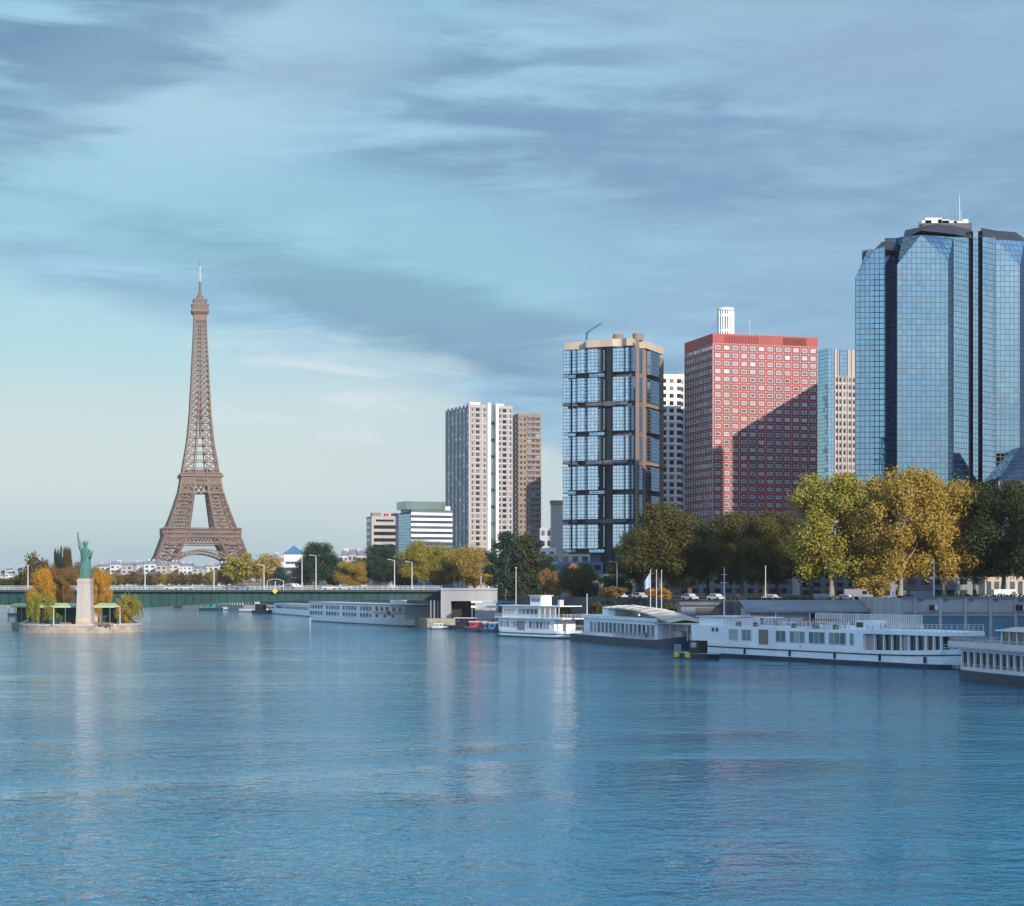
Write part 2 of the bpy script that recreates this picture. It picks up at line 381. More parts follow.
EDGE = [(120,-100),(108,100),(94,200),(82,262),(81,287),(44,348),(39,362),(24,430),(4,460),(-10,500),(-19,532),(-19,545),(-60,624),(-68,682),(-95,767),(-150,880),(-215,960),(-420,1010),(-900,1045),(-6900,1200)]
TERR = [(190,-100),(150,100),(135,331),(71.7,331),(71.7,371),(47.5,371),(34,430),(14,470),(4,520),(0,548),(-45,634),(-52,690),(-80,774),(-138,892),(-208,978),(-418,1028),(-900,1064),(-6900,1290)]
def band(pts, z0, z1, name, m, far):
    b = MB(); pl = list(pts)+far
    # triangulate a simple polygon through bmesh
    import bmesh
    bm = bmesh.new(); vs = [bm.verts.new((x, y, z1)) for x, y in pl]; f = bm.faces.new(vs)
    if f.normal.z < 0: f.normal_flip()
    bmesh.ops.triangulate(bm, faces=[f]); bm.verts.index_update(); 
    for f in bm.faces: b.face([tuple(v.co) for v in f.verts], 0)
    bm.free()
    for (x0, y0), (x1, y1) in zip(pts, pts[1:]): b.face([(x0,y0,z0),(x1,y1,z0),(x1,y1,z1),(x0,y0,z1)], 1)
    return b.build(name, m)
far = [(-6900,7400),(6900,7400),(6900,-100)]
tag(band(EDGE, -1, 2.5, 'low_quay_pavement', [m_concrete, m_quay], far), kind='structure')
tag(band(TERR, 2.4, 9.5, 'street_ground', [m_grassy, m_dwall], far), kind='structure')
# riverside road on the terrace with kerb and centre line
def strip(pts, w0, w1, z, name, m, th=0.0):
    b = MB(); off = []
    for i, p in enumerate(pts):
        a = pts[max(i-1, 0)]; c = pts[min(i+1, len(pts)-1)]; d = Vector((c[0]-a[0], c[1]-a[1])).normalized(); n = Vector((d.y, -d.x))
        off.append(((p[0]+n.x*w0, p[1]+n.y*w0), (p[0]+n.x*w1, p[1]+n.y*w1)))
    for (a, b_), (c, d) in zip(off, off[1:]):
        b.prism([a, c, d, b_][::-1], z-th, z) if th else b.face([(*a, z), (*b_, z), (*d, z), (*c, z)])
    return tag(b.build(name, m), kind='structure')
road_line = [(175,380),(110,395),(70,440),(42,500),(28,560),(-15,650),(-50,850),(-105,905),(-190,1000),(-420,1055)]
strip(road_line, 0, 11, 9.504, 'street_road', m_asphalt)
strip(road_line, -3, 0, 9.62, 'street_pavement', m_concrete, 0.12)
strip(road_line, 5.4, 5.6, 9.508, 'road_marking', m_white)

# ================================================================ generic towers
def corner_tower(name, label, cat, pxl, pxc, pxr, Dc, a, z0=9.5, group=None):
    tl, tcn, tr = [(q-512)/F for q in (pxl, pxc, pxr)]; a = R(a); xc = tcn*Dc
    Wd = (tr*Dc-xc)/(math.cos(a)-tr*math.sin(a)); Sd = (xc-tl*Dc)/(math.sin(a)+tl*math.cos(a))
    t = thing(name, label, cat, (0,0,0), group)
    def done(): t.location = (xc, Dc, 0); t.rotation_euler = (0, 0, a)
    return t, abs(Wd), abs(Sd), done
def wins(parent, items, m, w, h, d=0.16, name='window', limit=100, frame=None):
    """items: (x, y, z, rot) centres of openings, nearest / largest first; a real pane (and surround) per opening"""
    def mk(b, x, y, z, r):
        c, s = math.cos(r), math.sin(r)
        def put(x0, y0, z0, x1, y1, z1, mi):
            k = len(b.v); b.box(x0, y0, z0, x1, y1, z1, mi)
            for i in range(k, len(b.v)):
                vx, vy, vz = b.v[i]; b.v[i] = (x+vx*c-vy*s, y+vx*s+vy*c, z+vz)
        put(-w/2, -d/2, -h/2, w/2, d/2, h/2, 0)
        if frame:
            fw = frame[1]; e = d/2+frame[2]
            put(-w/2-fw, -e, -h/2-fw, w/2+fw, d/2, -h/2, 1); put(-w/2-fw, -e, h/2, w/2+fw, d/2, h/2+fw, 1)
            put(-w/2-fw, -e, -h/2, -w/2, d/2, h/2, 1); put(w/2, -e, -h/2, w/2+fw, d/2, h/2, 1)
    ms = [m]+([frame[0]] if frame else [])
    proto = None
    for x, y, z, r in items[:limit]:
        if proto is None:
            b = MB(); mk(b, 0, 0, 0, 0); proto = b.build(name, ms, None); o = proto
        else: o = proto.copy(); COL.objects.link(o)
        o.parent = parent; o.location = (x, y, z); o.rotation_euler = (0, 0, r)
    if len(items) > limit:
        b = MB()
        for it in items[limit:]: mk(b, *it)
        o = b.build(name, ms, parent); o['kind'] = 'stuff'
LEFT = -math.pi/2

# ---------------- red hotel tower
t, Wd, Sd, done = corner_tower('hotel_tower', 'tall red panelled tower with white window grid, between white tower and chimney', 'tower', 685, 713, 817, 655, 16)
t['label'] = 'tall red tower covered in a grid of small pale windows'
zt = Z(333.5, 655); pit = 2.86; nr = 27; zb = zt-3.6-nr*pit
MB().box(0, 0, 9, Wd, Sd, zt-3.5).build('facade_wall', m_red, t)
g = MB(); nc = 12; cw = Wd/nc
for i in range(nc+1):
    x = i*cw; g.box(x-.09, -.22, 9, x+.09, 0, zt-3.6)
for k in range(nr+1):
    z = zb+k*pit; g.box(0, -.18, z-.08, Wd, 0, z+.08)
nl = 11; cl = Sd/nl
for i in range(nl+1):
    y = i*cl; g.box(-.22, y-.09, 9, 0, y+.09, zt-3.6)
for k in range(nr+1):
    z = zb+k*pit; g.box(-.18, 0, z-.08, 0, Sd, z+.08)
g.build('facade_grid', m_pinkw, t)
fr = [( (i+.5)*cw, -.10, zb+(k+.5)*pit, 0) for k in reversed(range(nr)) for i in range(nc)]
lf = [(-.10, (i+.5)*cl, zb+(k+.5)*pit, LEFT) for k in reversed(range(nr)) for i in range(nl)]
wins(t, fr+lf, m_skyglass, cw*.50, pit*.38, .3, frame=(m_offwhite, .16, .06))
b = MB().box(-.2, -.2, zt-3.5, Wd+.2, Sd, zt)
b.build('parapet', m_red, t)
for x0, x1 in ((.11, .44), (.67, .90)):
    b = MB(); n = 22
    for i in range(n):
        x = Wd*(x0+(x1-x0)*i/n); b.box(x, -.5, zt-3.1, x+.18, -.2, zt-.5)
    b.build('louvre', m_dred, t)
for x0, w_, h_ in ((.2, 2, .8), (.47, 3.5, .9), (.62, 1.5, .6)): MB().box(Wd*x0, 4, zt, Wd*x0+w_, 8, zt+h_).build('rooftop_plant', m_grey, t)
MB().beam((Wd*.38, 3, zt), (Wd*.38, 3, zt+6), .12).build('antenna', m_pole, t)
done()

# ---------------- white twin slab tower and brown tower
t, Wd, Sd, done = corner_tower('apartment_tower', 'pale apartment tower of twin slabs with glazed slot between them, left face in shade', 'tower', 447, 470, 513, 930, 25)
zt = Z(404, 930)
f = lambda p: Wd*(p-470)/43
MB().box(0, .3, 9, f(488), Sd, zt).build('left_slab', m_pinkc, t); MB().box(f(497), .3, 9, Wd, Sd, zt).build('right_slab', m_pinkc, t)
MB().box(f(489.6), 2.0, 9, f(496), Sd-1, zt+.5).build('glazed_slot', m_greenglass, t)
b = MB(); b.box(f(487.2), -.6, 9, f(490.2), 3, zt+1); b.box(f(495.4), -.6, 9, f(497.8), 3, zt+.6); b.build('pillar', m_white, t)
pit = 2.9; nr = 30; zb = zt-1.2-nr*pit; wl = []; wd = []; pt = []
b = MB()
for s0, s1 in ((470.4, 487), (498, 512.6)):
    x0, x1 = f(s0), f(s1); w_ = x1-x0
    for k in reversed(range(nr)):
        z = zb+(k+.5)*pit
        wd.append((x0+w_*.45, .24, z, 0)); wl.append((x0+w_*.14, .24, z, 0)); wl.append((x0+w_*.86, .24, z, 0))
    for q in (0, .27, .64, .97): b.box(x0+w_*q, -.15, 9, x0+w_*q+.28, .3, zt)
    for k in range(nr+1): b.box(x0, 0.0, zb+k*pit-.28, x1, .3, zb+k*pit+.28)
for q in range(7):
    y = Sd*q/6; b.box(-.8, y-.35, 9, 0, y+.35, zt)
for k in range(nr+1): b.box(-.3, 0.3, zb+k*pit-.3, 0, Sd, zb+k*pit+.3)
b.build('facade_grid', mat('grey_pink_grid', (.46,.43,.43), .8, var=.15, streak=True), t)
wins(t, wd, m_dglass, 2.1, 1.7, .14); wins(t, wl, m_glass, 1.0, 1.7, .14, limit=40)
wins(t, [(-.06, Sd*(q+.5)/6, zb+(k+.5)*pit, LEFT) for k in reversed(range(nr)) for q in range(6)], m_skyglass, Sd/6*.66, 1.5, .14, name='side_window', limit=30)
b = MB()
for k in range(nr): 
    if k % 3 == 0: b.box(f(490.6), 1.2, zb+k*pit, f(495.2), 2.0, zb+k*pit+1.3)
b.build('slot_balcony', m_dglass, t)
b = MB(); b.box(f(474), 5, zt, f(484), 12, zt+1.6); b.box(f(499), 5, zt, f(508), 12, zt+1.3); b.build('rooftop_plant', m_white, t)
done()
t, Wd, Sd, done = corner_tower('apartment_tower', 'tan apartment tower with dark side standing just right of the pale twin tower', 'tower', 509, 518.5, 541, 985, 14)
zt = Z(413.5, 985)
MB().box(0, 0, 9, Wd, Sd, zt-1.5).build('facade_wall', m_brown, t); MB().box(-.2, -.3, zt-1.5, Wd+.2, Sd, zt).build('parapet', m_brown, t)
nr = 30; pit = 2.95; zb = zt-1.6-nr*pit; b = MB()
for k in range(nr+1): b.box(Wd*.38, -.7, zb+k*pit-.5, Wd, 0, zb+k*pit+.35)
for k in range(nr+1): b.box(-.5, 0, zb+k*pit-.5, 0, Sd, zb+k*pit+.3)
b.build('balcony_band', m_brown, t)
wins(t, [(Wd*q, -.05, zb+(k+.5)*pit, 0) for k in reversed(range(nr)) for q in (.12, .28)], m_dglass, 1.1, 1.3, .14)
wins(t, [(Wd*q, -.05, zb+(k+.56)*pit, 0) for k in reversed(range(nr)) for q in (.48, .66, .86)], m_glass, 1.9, 1.4, .14, name='balcony_window', limit=40)
wins(t, [(-.05, Sd*q, zb+(k+.56)*pit, LEFT) for k in reversed(range(nr)) for q in (.25, .6)], m_glass, 2.6, 1.4, .14, name='side_window', limit=20)
done()

# ---------------- white block behind the dark tower
t, Wd, Sd, done = corner_tower('apartment_tower', 'white tower with dark square windows seen between the dark glass tower and the red tower', 'tower', 655, 660, 681, 740, 12)
zt = Z(374, 740); MB().box(0, 0, 9, Wd, 20, zt).build('facade_wall', m_white, t)
nr = 29; pit = 3.05; zb = zt-1.2-nr*pit
wins(t, [(Wd*q, -.04, zb+(k+.5)*pit, 0) for k in reversed(range(nr)) for q in (.90, .55, .2)], m_dglass, 1.8, 1.7, .14, limit=60)
b = MB()
for k in range(nr+1): b.box(0, -.35, zb+k*pit-.2, Wd, 0, zb+k*pit+.2)
for q in (.02, .37, .72): b.box(Wd*q, -.5, 9, Wd*q+.45, 0, zt)
b.build('facade_grid', m_white, t)
b = MB().box(Wd, 3, 9, Wd+5, 20, zt+.6); b.build('side_wing', m_lgrey, t)
wins(t, [(Wd+q, 2.96, zb+(k+.5)*pit, 0) for k in reversed(range(nr)) for q in (1.3, 3.4)], m_glass, 1.2, 1.7, .14, name='wing_window', limit=30)
done()

# ---------------- chimney of the heating plant
t = thing('chimney', 'white ribbed chimney shaft rising behind the roof of the red tower', 'chimney', (X(725.5, 850), 850, 0))
r_ = 8*850/F; b = MB(); c0 = t.location
b.tube([(c0.x, 850, 9), (c0.x, 850, Z(310, 850))], r_*.88, 20); b.build('shaft', m_grey, t)
b = MB()
for i in range(20):
    a = 2*math.pi*i/20; b.box(c0.x+math.cos(a)*r_-.3, 850+math.sin(a)*r_-.3, 9, c0.x+math.cos(a)*r_+.3, 850+math.sin(a)*r_+.3, Z(311.5, 850))
b.build('rib', m_white, t)
for y in (309.5, 316, 331): MB().tube([(c0.x, 850, Z(y, 850)-.6), (c0.x, 850, Z(y, 850)+.5)], r_*1.06, 20).build('ring', m_white, t)

# ---------------- beige tower with glass edge
gg_side = glassgrid('pale_glass_edge', (.34,.55,.68), 1.6, 1.5, .12, wob=.02)
def gwall(b, p, q, z0, z1, mi=0, z0b=None, z1b=None, u0=0.0):
    Lh = math.hypot(q[0]-p[0], q[1]-p[1]); z1b = z1 if z1b is None else z1b
    b.face([(*p, z0), (*q, z0), (*q, z1b), (*p, z1)], mi, [(u0, z0), (u0+Lh, z0), (u0+Lh, z1b), (u0, z1)])
t, Wd, Sd, done = corner_tower('office_tower', 'slim beige tower with pale blue glass edge, between the red tower and the mirrored tower', 'tower', 817, 828, 864, 715, 20)
zt = Z(348, 715); f = lambda p: Wd*(p-828)/36
MB().box(0, 0, 9, Wd, Sd, zt-.4).build('facade_wall', m_pinkc, t)
b = MB(); gwall(b, (-.15, Sd), (-.15, -.15), 9, zt); gwall(b, (-.15, -.15), (f(833.5), -.15), 9, zt); gwall(b, (f(833.5), -.15), (f(833.5), .2), 9, zt)
gwall(b, (f(839), -.6), (f(846), -.6), zt-11, zt)
b.build('glass_edge', gg_side, t)
nr = 31; pit = 2.9; zb = zt-11-nr*pit; b = MB()
for q in (834, 837.5, 841, 847, 851, 855, 859): b.box(f(q), -.5, 9, f(q)+.45, 0, zt-.3)
for k in range(nr+1): b.box(f(834), -.3, zb+k*pit-.35, Wd, 0, zb+k*pit+.35)
b.build('facade_grid', m_pinkc, t)
wins(t, [(f(q), -.05, zb+(k+.5)*pit, 0) for k in reversed(range(nr)) for q in (836, 839.6, 844.4, 849.3, 853.4)], m_dglass, 1.0, 1.5, .14)
done()

# ---------------- dark tower of stacked glass pods
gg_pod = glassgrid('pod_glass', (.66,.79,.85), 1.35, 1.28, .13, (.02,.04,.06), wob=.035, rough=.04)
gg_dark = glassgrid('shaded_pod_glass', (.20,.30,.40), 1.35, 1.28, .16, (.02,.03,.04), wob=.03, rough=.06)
t, Wd, Sd, done = corner_tower('office_tower', 'dark tower of stacked blue glass pods in a black frame with tan roof', 'tower', 562.5, 636, 662.5, 665, 67)
D0 = 665; zt = Z(340, D0); ztop = zt
fy = lambda zx: Sd*(1-(zx-60)/(490-60)) + 0      # zoomed column -> y on the main (left) face
MB().box(1.6, 1.2, 9, Wd-2, Sd-1.6, zt-2.2).build('core', m_dconc, t)
tiers = 7; pit = 29.5*D0/F; zt0 = Z(347, D0)
def pod(b, y1, y0, za, zb_, out=1.5, ch=.9, mi=0):
    """glass box on the main face (x = 0 plane), standing out by `out`, chamfered vertical edges"""
    pts = [(1.6, y1), (0, y1), (-out, y1-ch), (-out, y0+ch), (0, y0), (1.6, y0)]
    for p, q in zip(pts, pts[1:]): gwall(b, p, q, za, zb_, mi)
    b.face([(*p, zb_) for p in pts[::-1]], 1); b.face([(*p, za) for p in pts], 1)
def pod_r(b, x0, x1, za, zb_, out=1.2, ch=1.0, mi=0):
    pts = [(x0, 1.2), (x0, 0), (x0+ch, -out), (x1-ch, -out), (x1, 0), (x1, 1.2)]
    for p, q in zip(pts, pts[1:]): gwall(b, p, q, za, zb_, mi)
    b.face([(*p, zb_) for p in pts[::-1]], 1); b.face([(*p, za) for p in pts], 1)
for k in range(tiers):
    za = zt0-k*pit-24.0*D0/F; zb_ = zt0-k*pit
    for c0, c1 in ((60, 111), (115, 146), (149, 208), (209, 286), (352, 424), (426, 456)):
        b = MB(); pod(b, fy(c0), fy(c1), za, zb_, 1.6 if c0 in (149, 209, 357) else .8, .5); b.build('glass_pod', [gg_pod, m_dconc], t)
    b = MB(); pod(b, fy(300), fy(314), za+.5, zb_-.5, .6, .3); b.build('glass_strip', [gg_pod, m_dconc], t)
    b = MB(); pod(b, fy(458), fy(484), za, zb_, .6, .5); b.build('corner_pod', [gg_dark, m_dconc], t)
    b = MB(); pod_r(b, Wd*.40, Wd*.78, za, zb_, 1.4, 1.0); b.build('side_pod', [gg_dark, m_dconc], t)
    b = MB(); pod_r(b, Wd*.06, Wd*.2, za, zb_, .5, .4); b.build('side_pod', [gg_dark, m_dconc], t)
for k in range(tiers):
    z1 = zt0-k*pit-24.6*D0/F; b = MB()
    if k % 2 == 1:
        b.box(-1.2, fy(440), z1-1.2, 1.5, fy(205), z1); b.box(-1.8, fy(370), z1-1.5, 1.5, fy(310), z1+.2)
        b.box(-.6, fy(150), z1-1.1, 1.5, fy(120), z1+.3); b.box(-.4, fy(105), z1-.9, 1.5, fy(62), z1)
        b.build('cross_beam', m_dconc, t)
b = MB()
for k in range(tiers):
    z1 = zt0-k*pit-24.6*D0/F
    if k % 2 == 0:
        gwall(b, (-.7, fy(220)), (-.7, fy(310)), z1-1.3, z1-.2); gwall(b, (-.3, fy(64)), (-.3, fy(140)), z1-1.3, z1-.2)
b.build('band_window', gg_side, t)
b = MB()
b.box(-.3, fy(355), 9, 1.8, fy(322), zt0+1); b.box(-.2, fy(298), 9, 1.6, fy(285), zt0+.5); b.build('column', m_black, t)
b = MB(); b.box(0.1, fy(497), 9, 2.4, fy(486), zt0+2.5); b.box(Wd*.82, -1.0, 9, Wd*.95, 1.2, zt0-1); b.box(Wd*.22, -.4, 9, Wd*.34, 1.2, zt0)
for k in (1, 3, 5): z1 = zt0-k*pit-24.6*D0/F; b.box(Wd*.3, -1.6, z1-1.3, Wd*.97, 1.2, z1-.1)
b.build('side_column', m_brown, t)
b = MB()
poly = [(-1, fy(300)), (-1, fy(205)), (2, fy(190)), (2, fy(62)), (10, fy(60)), (Wd-2, Sd-1), (Wd-1, -.8), (Wd*.3, -.8), (Wd*.25, 2.2), (-.6, 1.4), (-1, fy(440)), (.8, fy(405)), (.8, fy(395)), (-1.2, fy(360))]
b.prism(poly[::-1], zt0+.6, zt0+3.4); b.build('roof_parapet', m_tan, t)
b = MB()
for yy, xx in ((fy(350), 7), (fy(460), 8)): b.tube([(xx, yy, zt0+3.4), (xx, yy, zt0+6.0)], 2.0, 16)
b.build('roof_drum', m_brown, t)
b = MB(); p0 = (4, fy(180), zt0+3.4); b.beam(p0, (4, fy(180), zt0+7.2), .7); b.beam((4, fy(182), zt0+7.0), (5, fy(262), zt0+10.4), .5); b.beam((4, fy(182), zt0+6), (4, fy(205), zt0+8), .35)
b.build('roof_crane', m_blue2, t)
b = MB(); b.box(6, 7, 9, Wd-6, Sd-7, zt0-tiers*pit+2); b.build('pedestal_shaft', m_dconc, t)
MB().box(4, Sd*.28, 9, Wd-4, Sd*.45, Z(549, D0)).build('pedestal_fin', m_zinc, t)
done()

# ---------------- mirrored tower
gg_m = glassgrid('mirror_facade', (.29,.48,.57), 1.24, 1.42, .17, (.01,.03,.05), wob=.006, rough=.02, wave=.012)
gg_m2 = glassgrid('mirror_facade_skylit', (.50,.66,.72), 1.24, 1.42, .12, (.01,.03,.05), wob=.004, rough=.02, wave=.03)  # brighter tint stands in for the pale sky this wing reflects
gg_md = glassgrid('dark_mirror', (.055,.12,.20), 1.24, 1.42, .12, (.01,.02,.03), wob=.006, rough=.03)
t = thing('office_tower', 'mirrored blue glass skyscraper with cut corners and black roof, at the right', 'tower', (X(940, 490), 490, 9.5))
def wp(px, D): return (X(px, D), D)
def P3(px, py, D): return (X(px, D), D, Z(py, D))
def facet(name, pts, m):
    b = MB(); p0 = Vector(pts[0]); d = None
    for p in pts[1:]:
        v = Vector(p)-p0; v.z = 0
        if v.length > .5: d = v.normalized(); break
    uv = [((Vector(p)-p0).dot(d), p[2]) for p in pts]
    b.face(pts, 0, uv); return b.build(name, m, t)
G = 9.4
def gr(px, D): return (X(px, D), D, G)
DB0, DB1 = 462, 462.6
facet('glass_facade', [gr(897,DB0), gr(948,DB1), P3(948,261,DB1), P3(921,235,462.28), P3(897,264.6,DB0)], gg_m)
facet('corner_strip', [gr(948,DB1), gr(953.5,467), P3(953.5,237,467), P3(948,261,DB1)], gg_md)
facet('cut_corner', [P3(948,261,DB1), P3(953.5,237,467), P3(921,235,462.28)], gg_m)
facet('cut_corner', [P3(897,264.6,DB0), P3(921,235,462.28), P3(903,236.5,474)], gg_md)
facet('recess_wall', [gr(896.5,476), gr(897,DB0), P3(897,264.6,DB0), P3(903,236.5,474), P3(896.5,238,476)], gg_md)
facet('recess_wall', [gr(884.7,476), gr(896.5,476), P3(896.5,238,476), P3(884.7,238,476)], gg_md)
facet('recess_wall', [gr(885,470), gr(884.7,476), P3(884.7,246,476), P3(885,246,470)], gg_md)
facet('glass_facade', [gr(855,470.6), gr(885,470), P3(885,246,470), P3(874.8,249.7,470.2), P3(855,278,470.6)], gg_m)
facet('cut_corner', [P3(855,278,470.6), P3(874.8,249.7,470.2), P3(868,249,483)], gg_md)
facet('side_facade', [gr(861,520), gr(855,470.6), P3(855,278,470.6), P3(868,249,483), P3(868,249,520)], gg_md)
# right-facing wing, sky brightness put into its tint, split by two dark slits
seg = [(953.5,467),(968.5,472),(973,473.5),(978,475.2),(982.4,476.7),(995.6,481)]
for i, ((p, d), (q, e)) in enumerate(zip(seg, seg[1:])):
    if i in (1, 3):
        facet('slit', [gr(p,d), gr(p+.3,d+2), P3(p+.3,231,d+2), P3(p,231,d)], gg_md)
        facet('slit', [gr(p+.3,d+2), gr(q+.3,e+2), P3(q+.3,231,e+2), P3(p+.3,231,d+2)], m_dglass)
        facet('slit', [gr(q+.3,e+2), gr(q,e), P3(q,231,e), P3(q+.3,231,e+2)], gg_md)
    else:
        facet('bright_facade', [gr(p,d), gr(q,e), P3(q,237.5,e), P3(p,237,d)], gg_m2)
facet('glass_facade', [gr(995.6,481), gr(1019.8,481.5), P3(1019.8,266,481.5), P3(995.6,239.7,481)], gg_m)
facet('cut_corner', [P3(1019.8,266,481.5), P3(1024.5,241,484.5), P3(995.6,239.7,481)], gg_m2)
facet('corner_strip', [gr(1019.8,481.5), gr(1024.5,484.5), P3(1024.5,241,484.5), P3(1019.8,266,481.5)], gg_md)
facet('side_facade', [gr(1024.5,484.5), gr(1048,520), P3(1048,243,520), P3(1024.5,241,484.5)], gg_m)
b = MB(); b.prism([wp(1048,520), wp(862,520), wp(862,521), wp(1048,521)][::-1], G, Z(250, 520)); b.build('back_wall', m_dconc, t)
def roof(pts, py0, top, dpy, D=470):
    b = MB(); z0 = Z(py0, D); b.prism(pts, z0, z0+dpy, top=top); return b.build('roof_slope', m_slate, t)
roof([wp(903,474), wp(921,462.6), wp(953.5,467.2), wp(972,473), wp(978,515), wp(904,515)], 236, [wp(905,478), wp(936,470), wp(953.5,472), wp(971,477), wp(977,511), wp(906,511)], 3.1)
roof([wp(979,476), wp(995.6,481.2), wp(1024.5,484.7), wp(1046,518), wp(979,518)], 240.5, [wp(981,482), wp(997,486), wp(1016,488), wp(1040,514), wp(981,514)], 3.6, 481)
roof([wp(868,481.5), wp(874.8,470.6), wp(885,470.2), wp(902,474.6), wp(902,515), wp(868,515)], 249, [wp(877,484), wp(882,477), wp(889,476), wp(902,478), wp(902,511), wp(877,511)], 3.2)
b = MB(); b.prism([wp(922,484), wp(972,484), wp(972,500), wp(922,500)], Z(230, 470), Z(223, 484)); b.build('roof_penthouse', m_dconc, t)
b = MB(); zz = Z(223.2, 484)
for i, (p, w_, h_) in enumerate(((927, 2.6, .9), (934, 4.5, 1.6), (944, 3, 1.1), (950, 4, .8), (959, 2.5, .7), (966, 1.5, 1.2))): b.box(X(p, 484)-w_/2, 484.5, zz, X(p, 484)+w_/2, 489, zz+h_)
b.build('rooftop_plant', m_offwhite, t)
b = MB(); b.beam((X(959.5, 486), 486, zz), (X(959.5, 486), 486, zz+8), .12); b.beam((X(961, 486), 486, zz), (X(961, 486), 486, zz+4), .1); b.build('antenna', m_pole, t)

# dark pyramid-sided glass building at the right edge, in front of the mirrored tower
t = thing('office_building', 'dark sloping glass building low at the right edge of the view', 'building', (X(1030, 440), 440, 9.5))
Dq = 460
pts = [(X(998, Dq), Z(481, Dq)), (X(1024, Dq), Z(446, Dq)), (X(1070, Dq), Z(440, Dq)), (X(1100, Dq), Z(481, Dq))]
b = MB(); b.face([(pts[0][0], Dq, pts[0][1]), (pts[3][0], Dq, pts[3][1]), (pts[2][0], Dq+4, pts[2][1]), (pts[1][0], Dq+4, pts[1][1])], 0, [(0,0),(25,0),(18,9),(6,9)])
b.face([(pts[0][0], Dq, pts[0][1]), (pts[1][0], Dq+4, pts[1][1]), (pts[1][0], Dq+12, pts[1][1]), (pts[0][0], Dq+16, pts[0][1])], 0, [(0,0),(9,0),(9,8),(0,16)])
b.build('sloping_roof', glassgrid('dark_slope_glass', (.07,.12,.18), 2.6, 1.1, .18, (.01,.015,.02), wob=.03, rough=.08), t)
MB().prism([(pts[0][0], Dq), (pts[3][0], Dq), (pts[3][0], Dq+16), (pts[0][0], Dq+16)], 9.4, pts[0][1]-.003).build('lower_storeys', m_dglass, t)
b = MB()
for k in range(6): b.box(pts[0][0]-.2, Dq-.25, 12+k*4, pts[3][0], Dq, 12.6+k*4)
for k in range(9): b.box(pts[0][0]+k*3, Dq-.3, 9.4, pts[0][0]+k*3+.4, Dq, pts[0][1]-.2)
b.build('facade_frame', m_zinc, t)

# ---------------- unseen towers added for the shadows they cast into the view
def shadow_tower(x, y, w_, d_, h, a, label, m=None, name='apartment_tower'):
    t = thing(name, label, 'tower', (0,0,0))
    MB().box(-w_/2, -d_/2, 9.4, w_/2, d_/2, h).build('facade_wall', m or m_pinkc, t)
    b = MB(); n = int((h-12)/3.0)
    for k in range(n): b.box(-w_/2-.3, -d_/2-.3, 12+k*3, w_/2+.3, d_/2+.3, 12.9+k*3)
    b.build('floor_band', m_offwhite, t)
    b = MB()
    for k in range(n): b.box(-w_/2-.08, -d_/2-.08, 12.9+k*3, w_/2+.08, d_/2+.08, 15+k*3)
    b.build('window_band', m_glass, t)
    MB().box(-w_/5, -d_/5, h, w_/5, d_/5, h+3).build('rooftop_plant', m_grey, t)
    t.location = (x, y, 0); t.rotation_euler = (0, 0, R(a)); return t

t = shadow_tower(146, 610, 36, 70, 96, 0, 'unseen concrete tower added to cast the shadow on the red tower')
t = shadow_tower(69, 912, 23, 24, 96, 0, 'unseen tower behind the white tower, added to shade the tan tower')
t = shadow_tower(132, 140, 38, 80, 74, 0, 'unseen waterfront tower nearest the viewer, added to shade the boats')
t = shadow_tower(136, 213, 30, 44, 60, 0, 'second unseen waterfront tower, added to shade the quay wall')
# ================================================================ lattice tower
tw = thing('lattice_tower', 'tall brown wrought iron lattice tower with arched legs rising behind the bridge', 'tower', (0,0,0))
pr_o = [(0,56.5),(20,49.5),(33,44),(57,36.3),(63,34),(80,27.5),(97,22),(115,18.8),(130,16.4),(150,13),(180,10.2),(205,9.0),(227,8.0),(250,6.9),(272,6.0),(280,5.7)]
pr_i = [(0,37),(33,24.5),(57,14.5),(63,13),(97,7.6),(115,6.2),(150,3.6),(190,1.4),(205,1.0),(280,.6)]
def ip(tb, z):
    for (a, b), (c, d) in zip(tb, tb[1:]):
        if a <= z <= c: return b+(d-b)*(z-a)/(c-a)
    return tb[-1][1]
def panel(b, A0, B0, A1, B1, w, x=True):
    b.beam(A0, B0, w)
    if x: b.beam(A0, B1, w*.75); b.beam(B0, A1, w*.75)
lv1 = [0, 9, 17, 25, 33, 41, 49, 57]; lv2 = [57, 63, 70, 77, 84, 91, 98, 104, 110, 115]
for sxx, syy in ((-1,-1), (1,-1), (1,1), (-1,1)):
    b = MB()
    for lv in (lv1, lv2):
        for z0, z1 in zip(lv, lv[1:]):
            o0, i0, o1, i1 = ip(pr_o, z0), ip(pr_i, z0), ip(pr_o, z1), ip(pr_i, z1)
            c0 = [(sxx*u, syy*v, z0) for u, v in ((o0,o0),(i0,o0),(i0,i0),(o0,i0))]; c1 = [(sxx*u, syy*v, z1) for u, v in ((o1,o1),(i1,o1),(i1,i1),(o1,i1))]
            for k in range(4):
                j = (k+1) % 4
                b.beam(c0[k], c1[k], 2.1 if z0 < 57 else 1.8, mi=0)
                panel(b, c0[k], c0[j], c1[k], c1[j], .9, True)
                m0 = tuple((a+e)/2 for a, e in zip(c0[k], c0[j])); m1 = tuple((a+e)/2 for a, e in zip(c1[k], c1[j]))
                b.beam(m0, m1, .55); zz = tuple((a+e)/2 for a, e in zip(c0[k], c1[k])); z2 = tuple((a+e)/2 for a, e in zip(c0[j], c1[j])); b.beam(zz, z2, .45)
    b.box(min(sxx*34, sxx*65), min(syy*34, syy*65), -4, max(sxx*34, sxx*65), max(syy*34, syy*65), 1.2)
    b.build('leg', m_iron, tw)
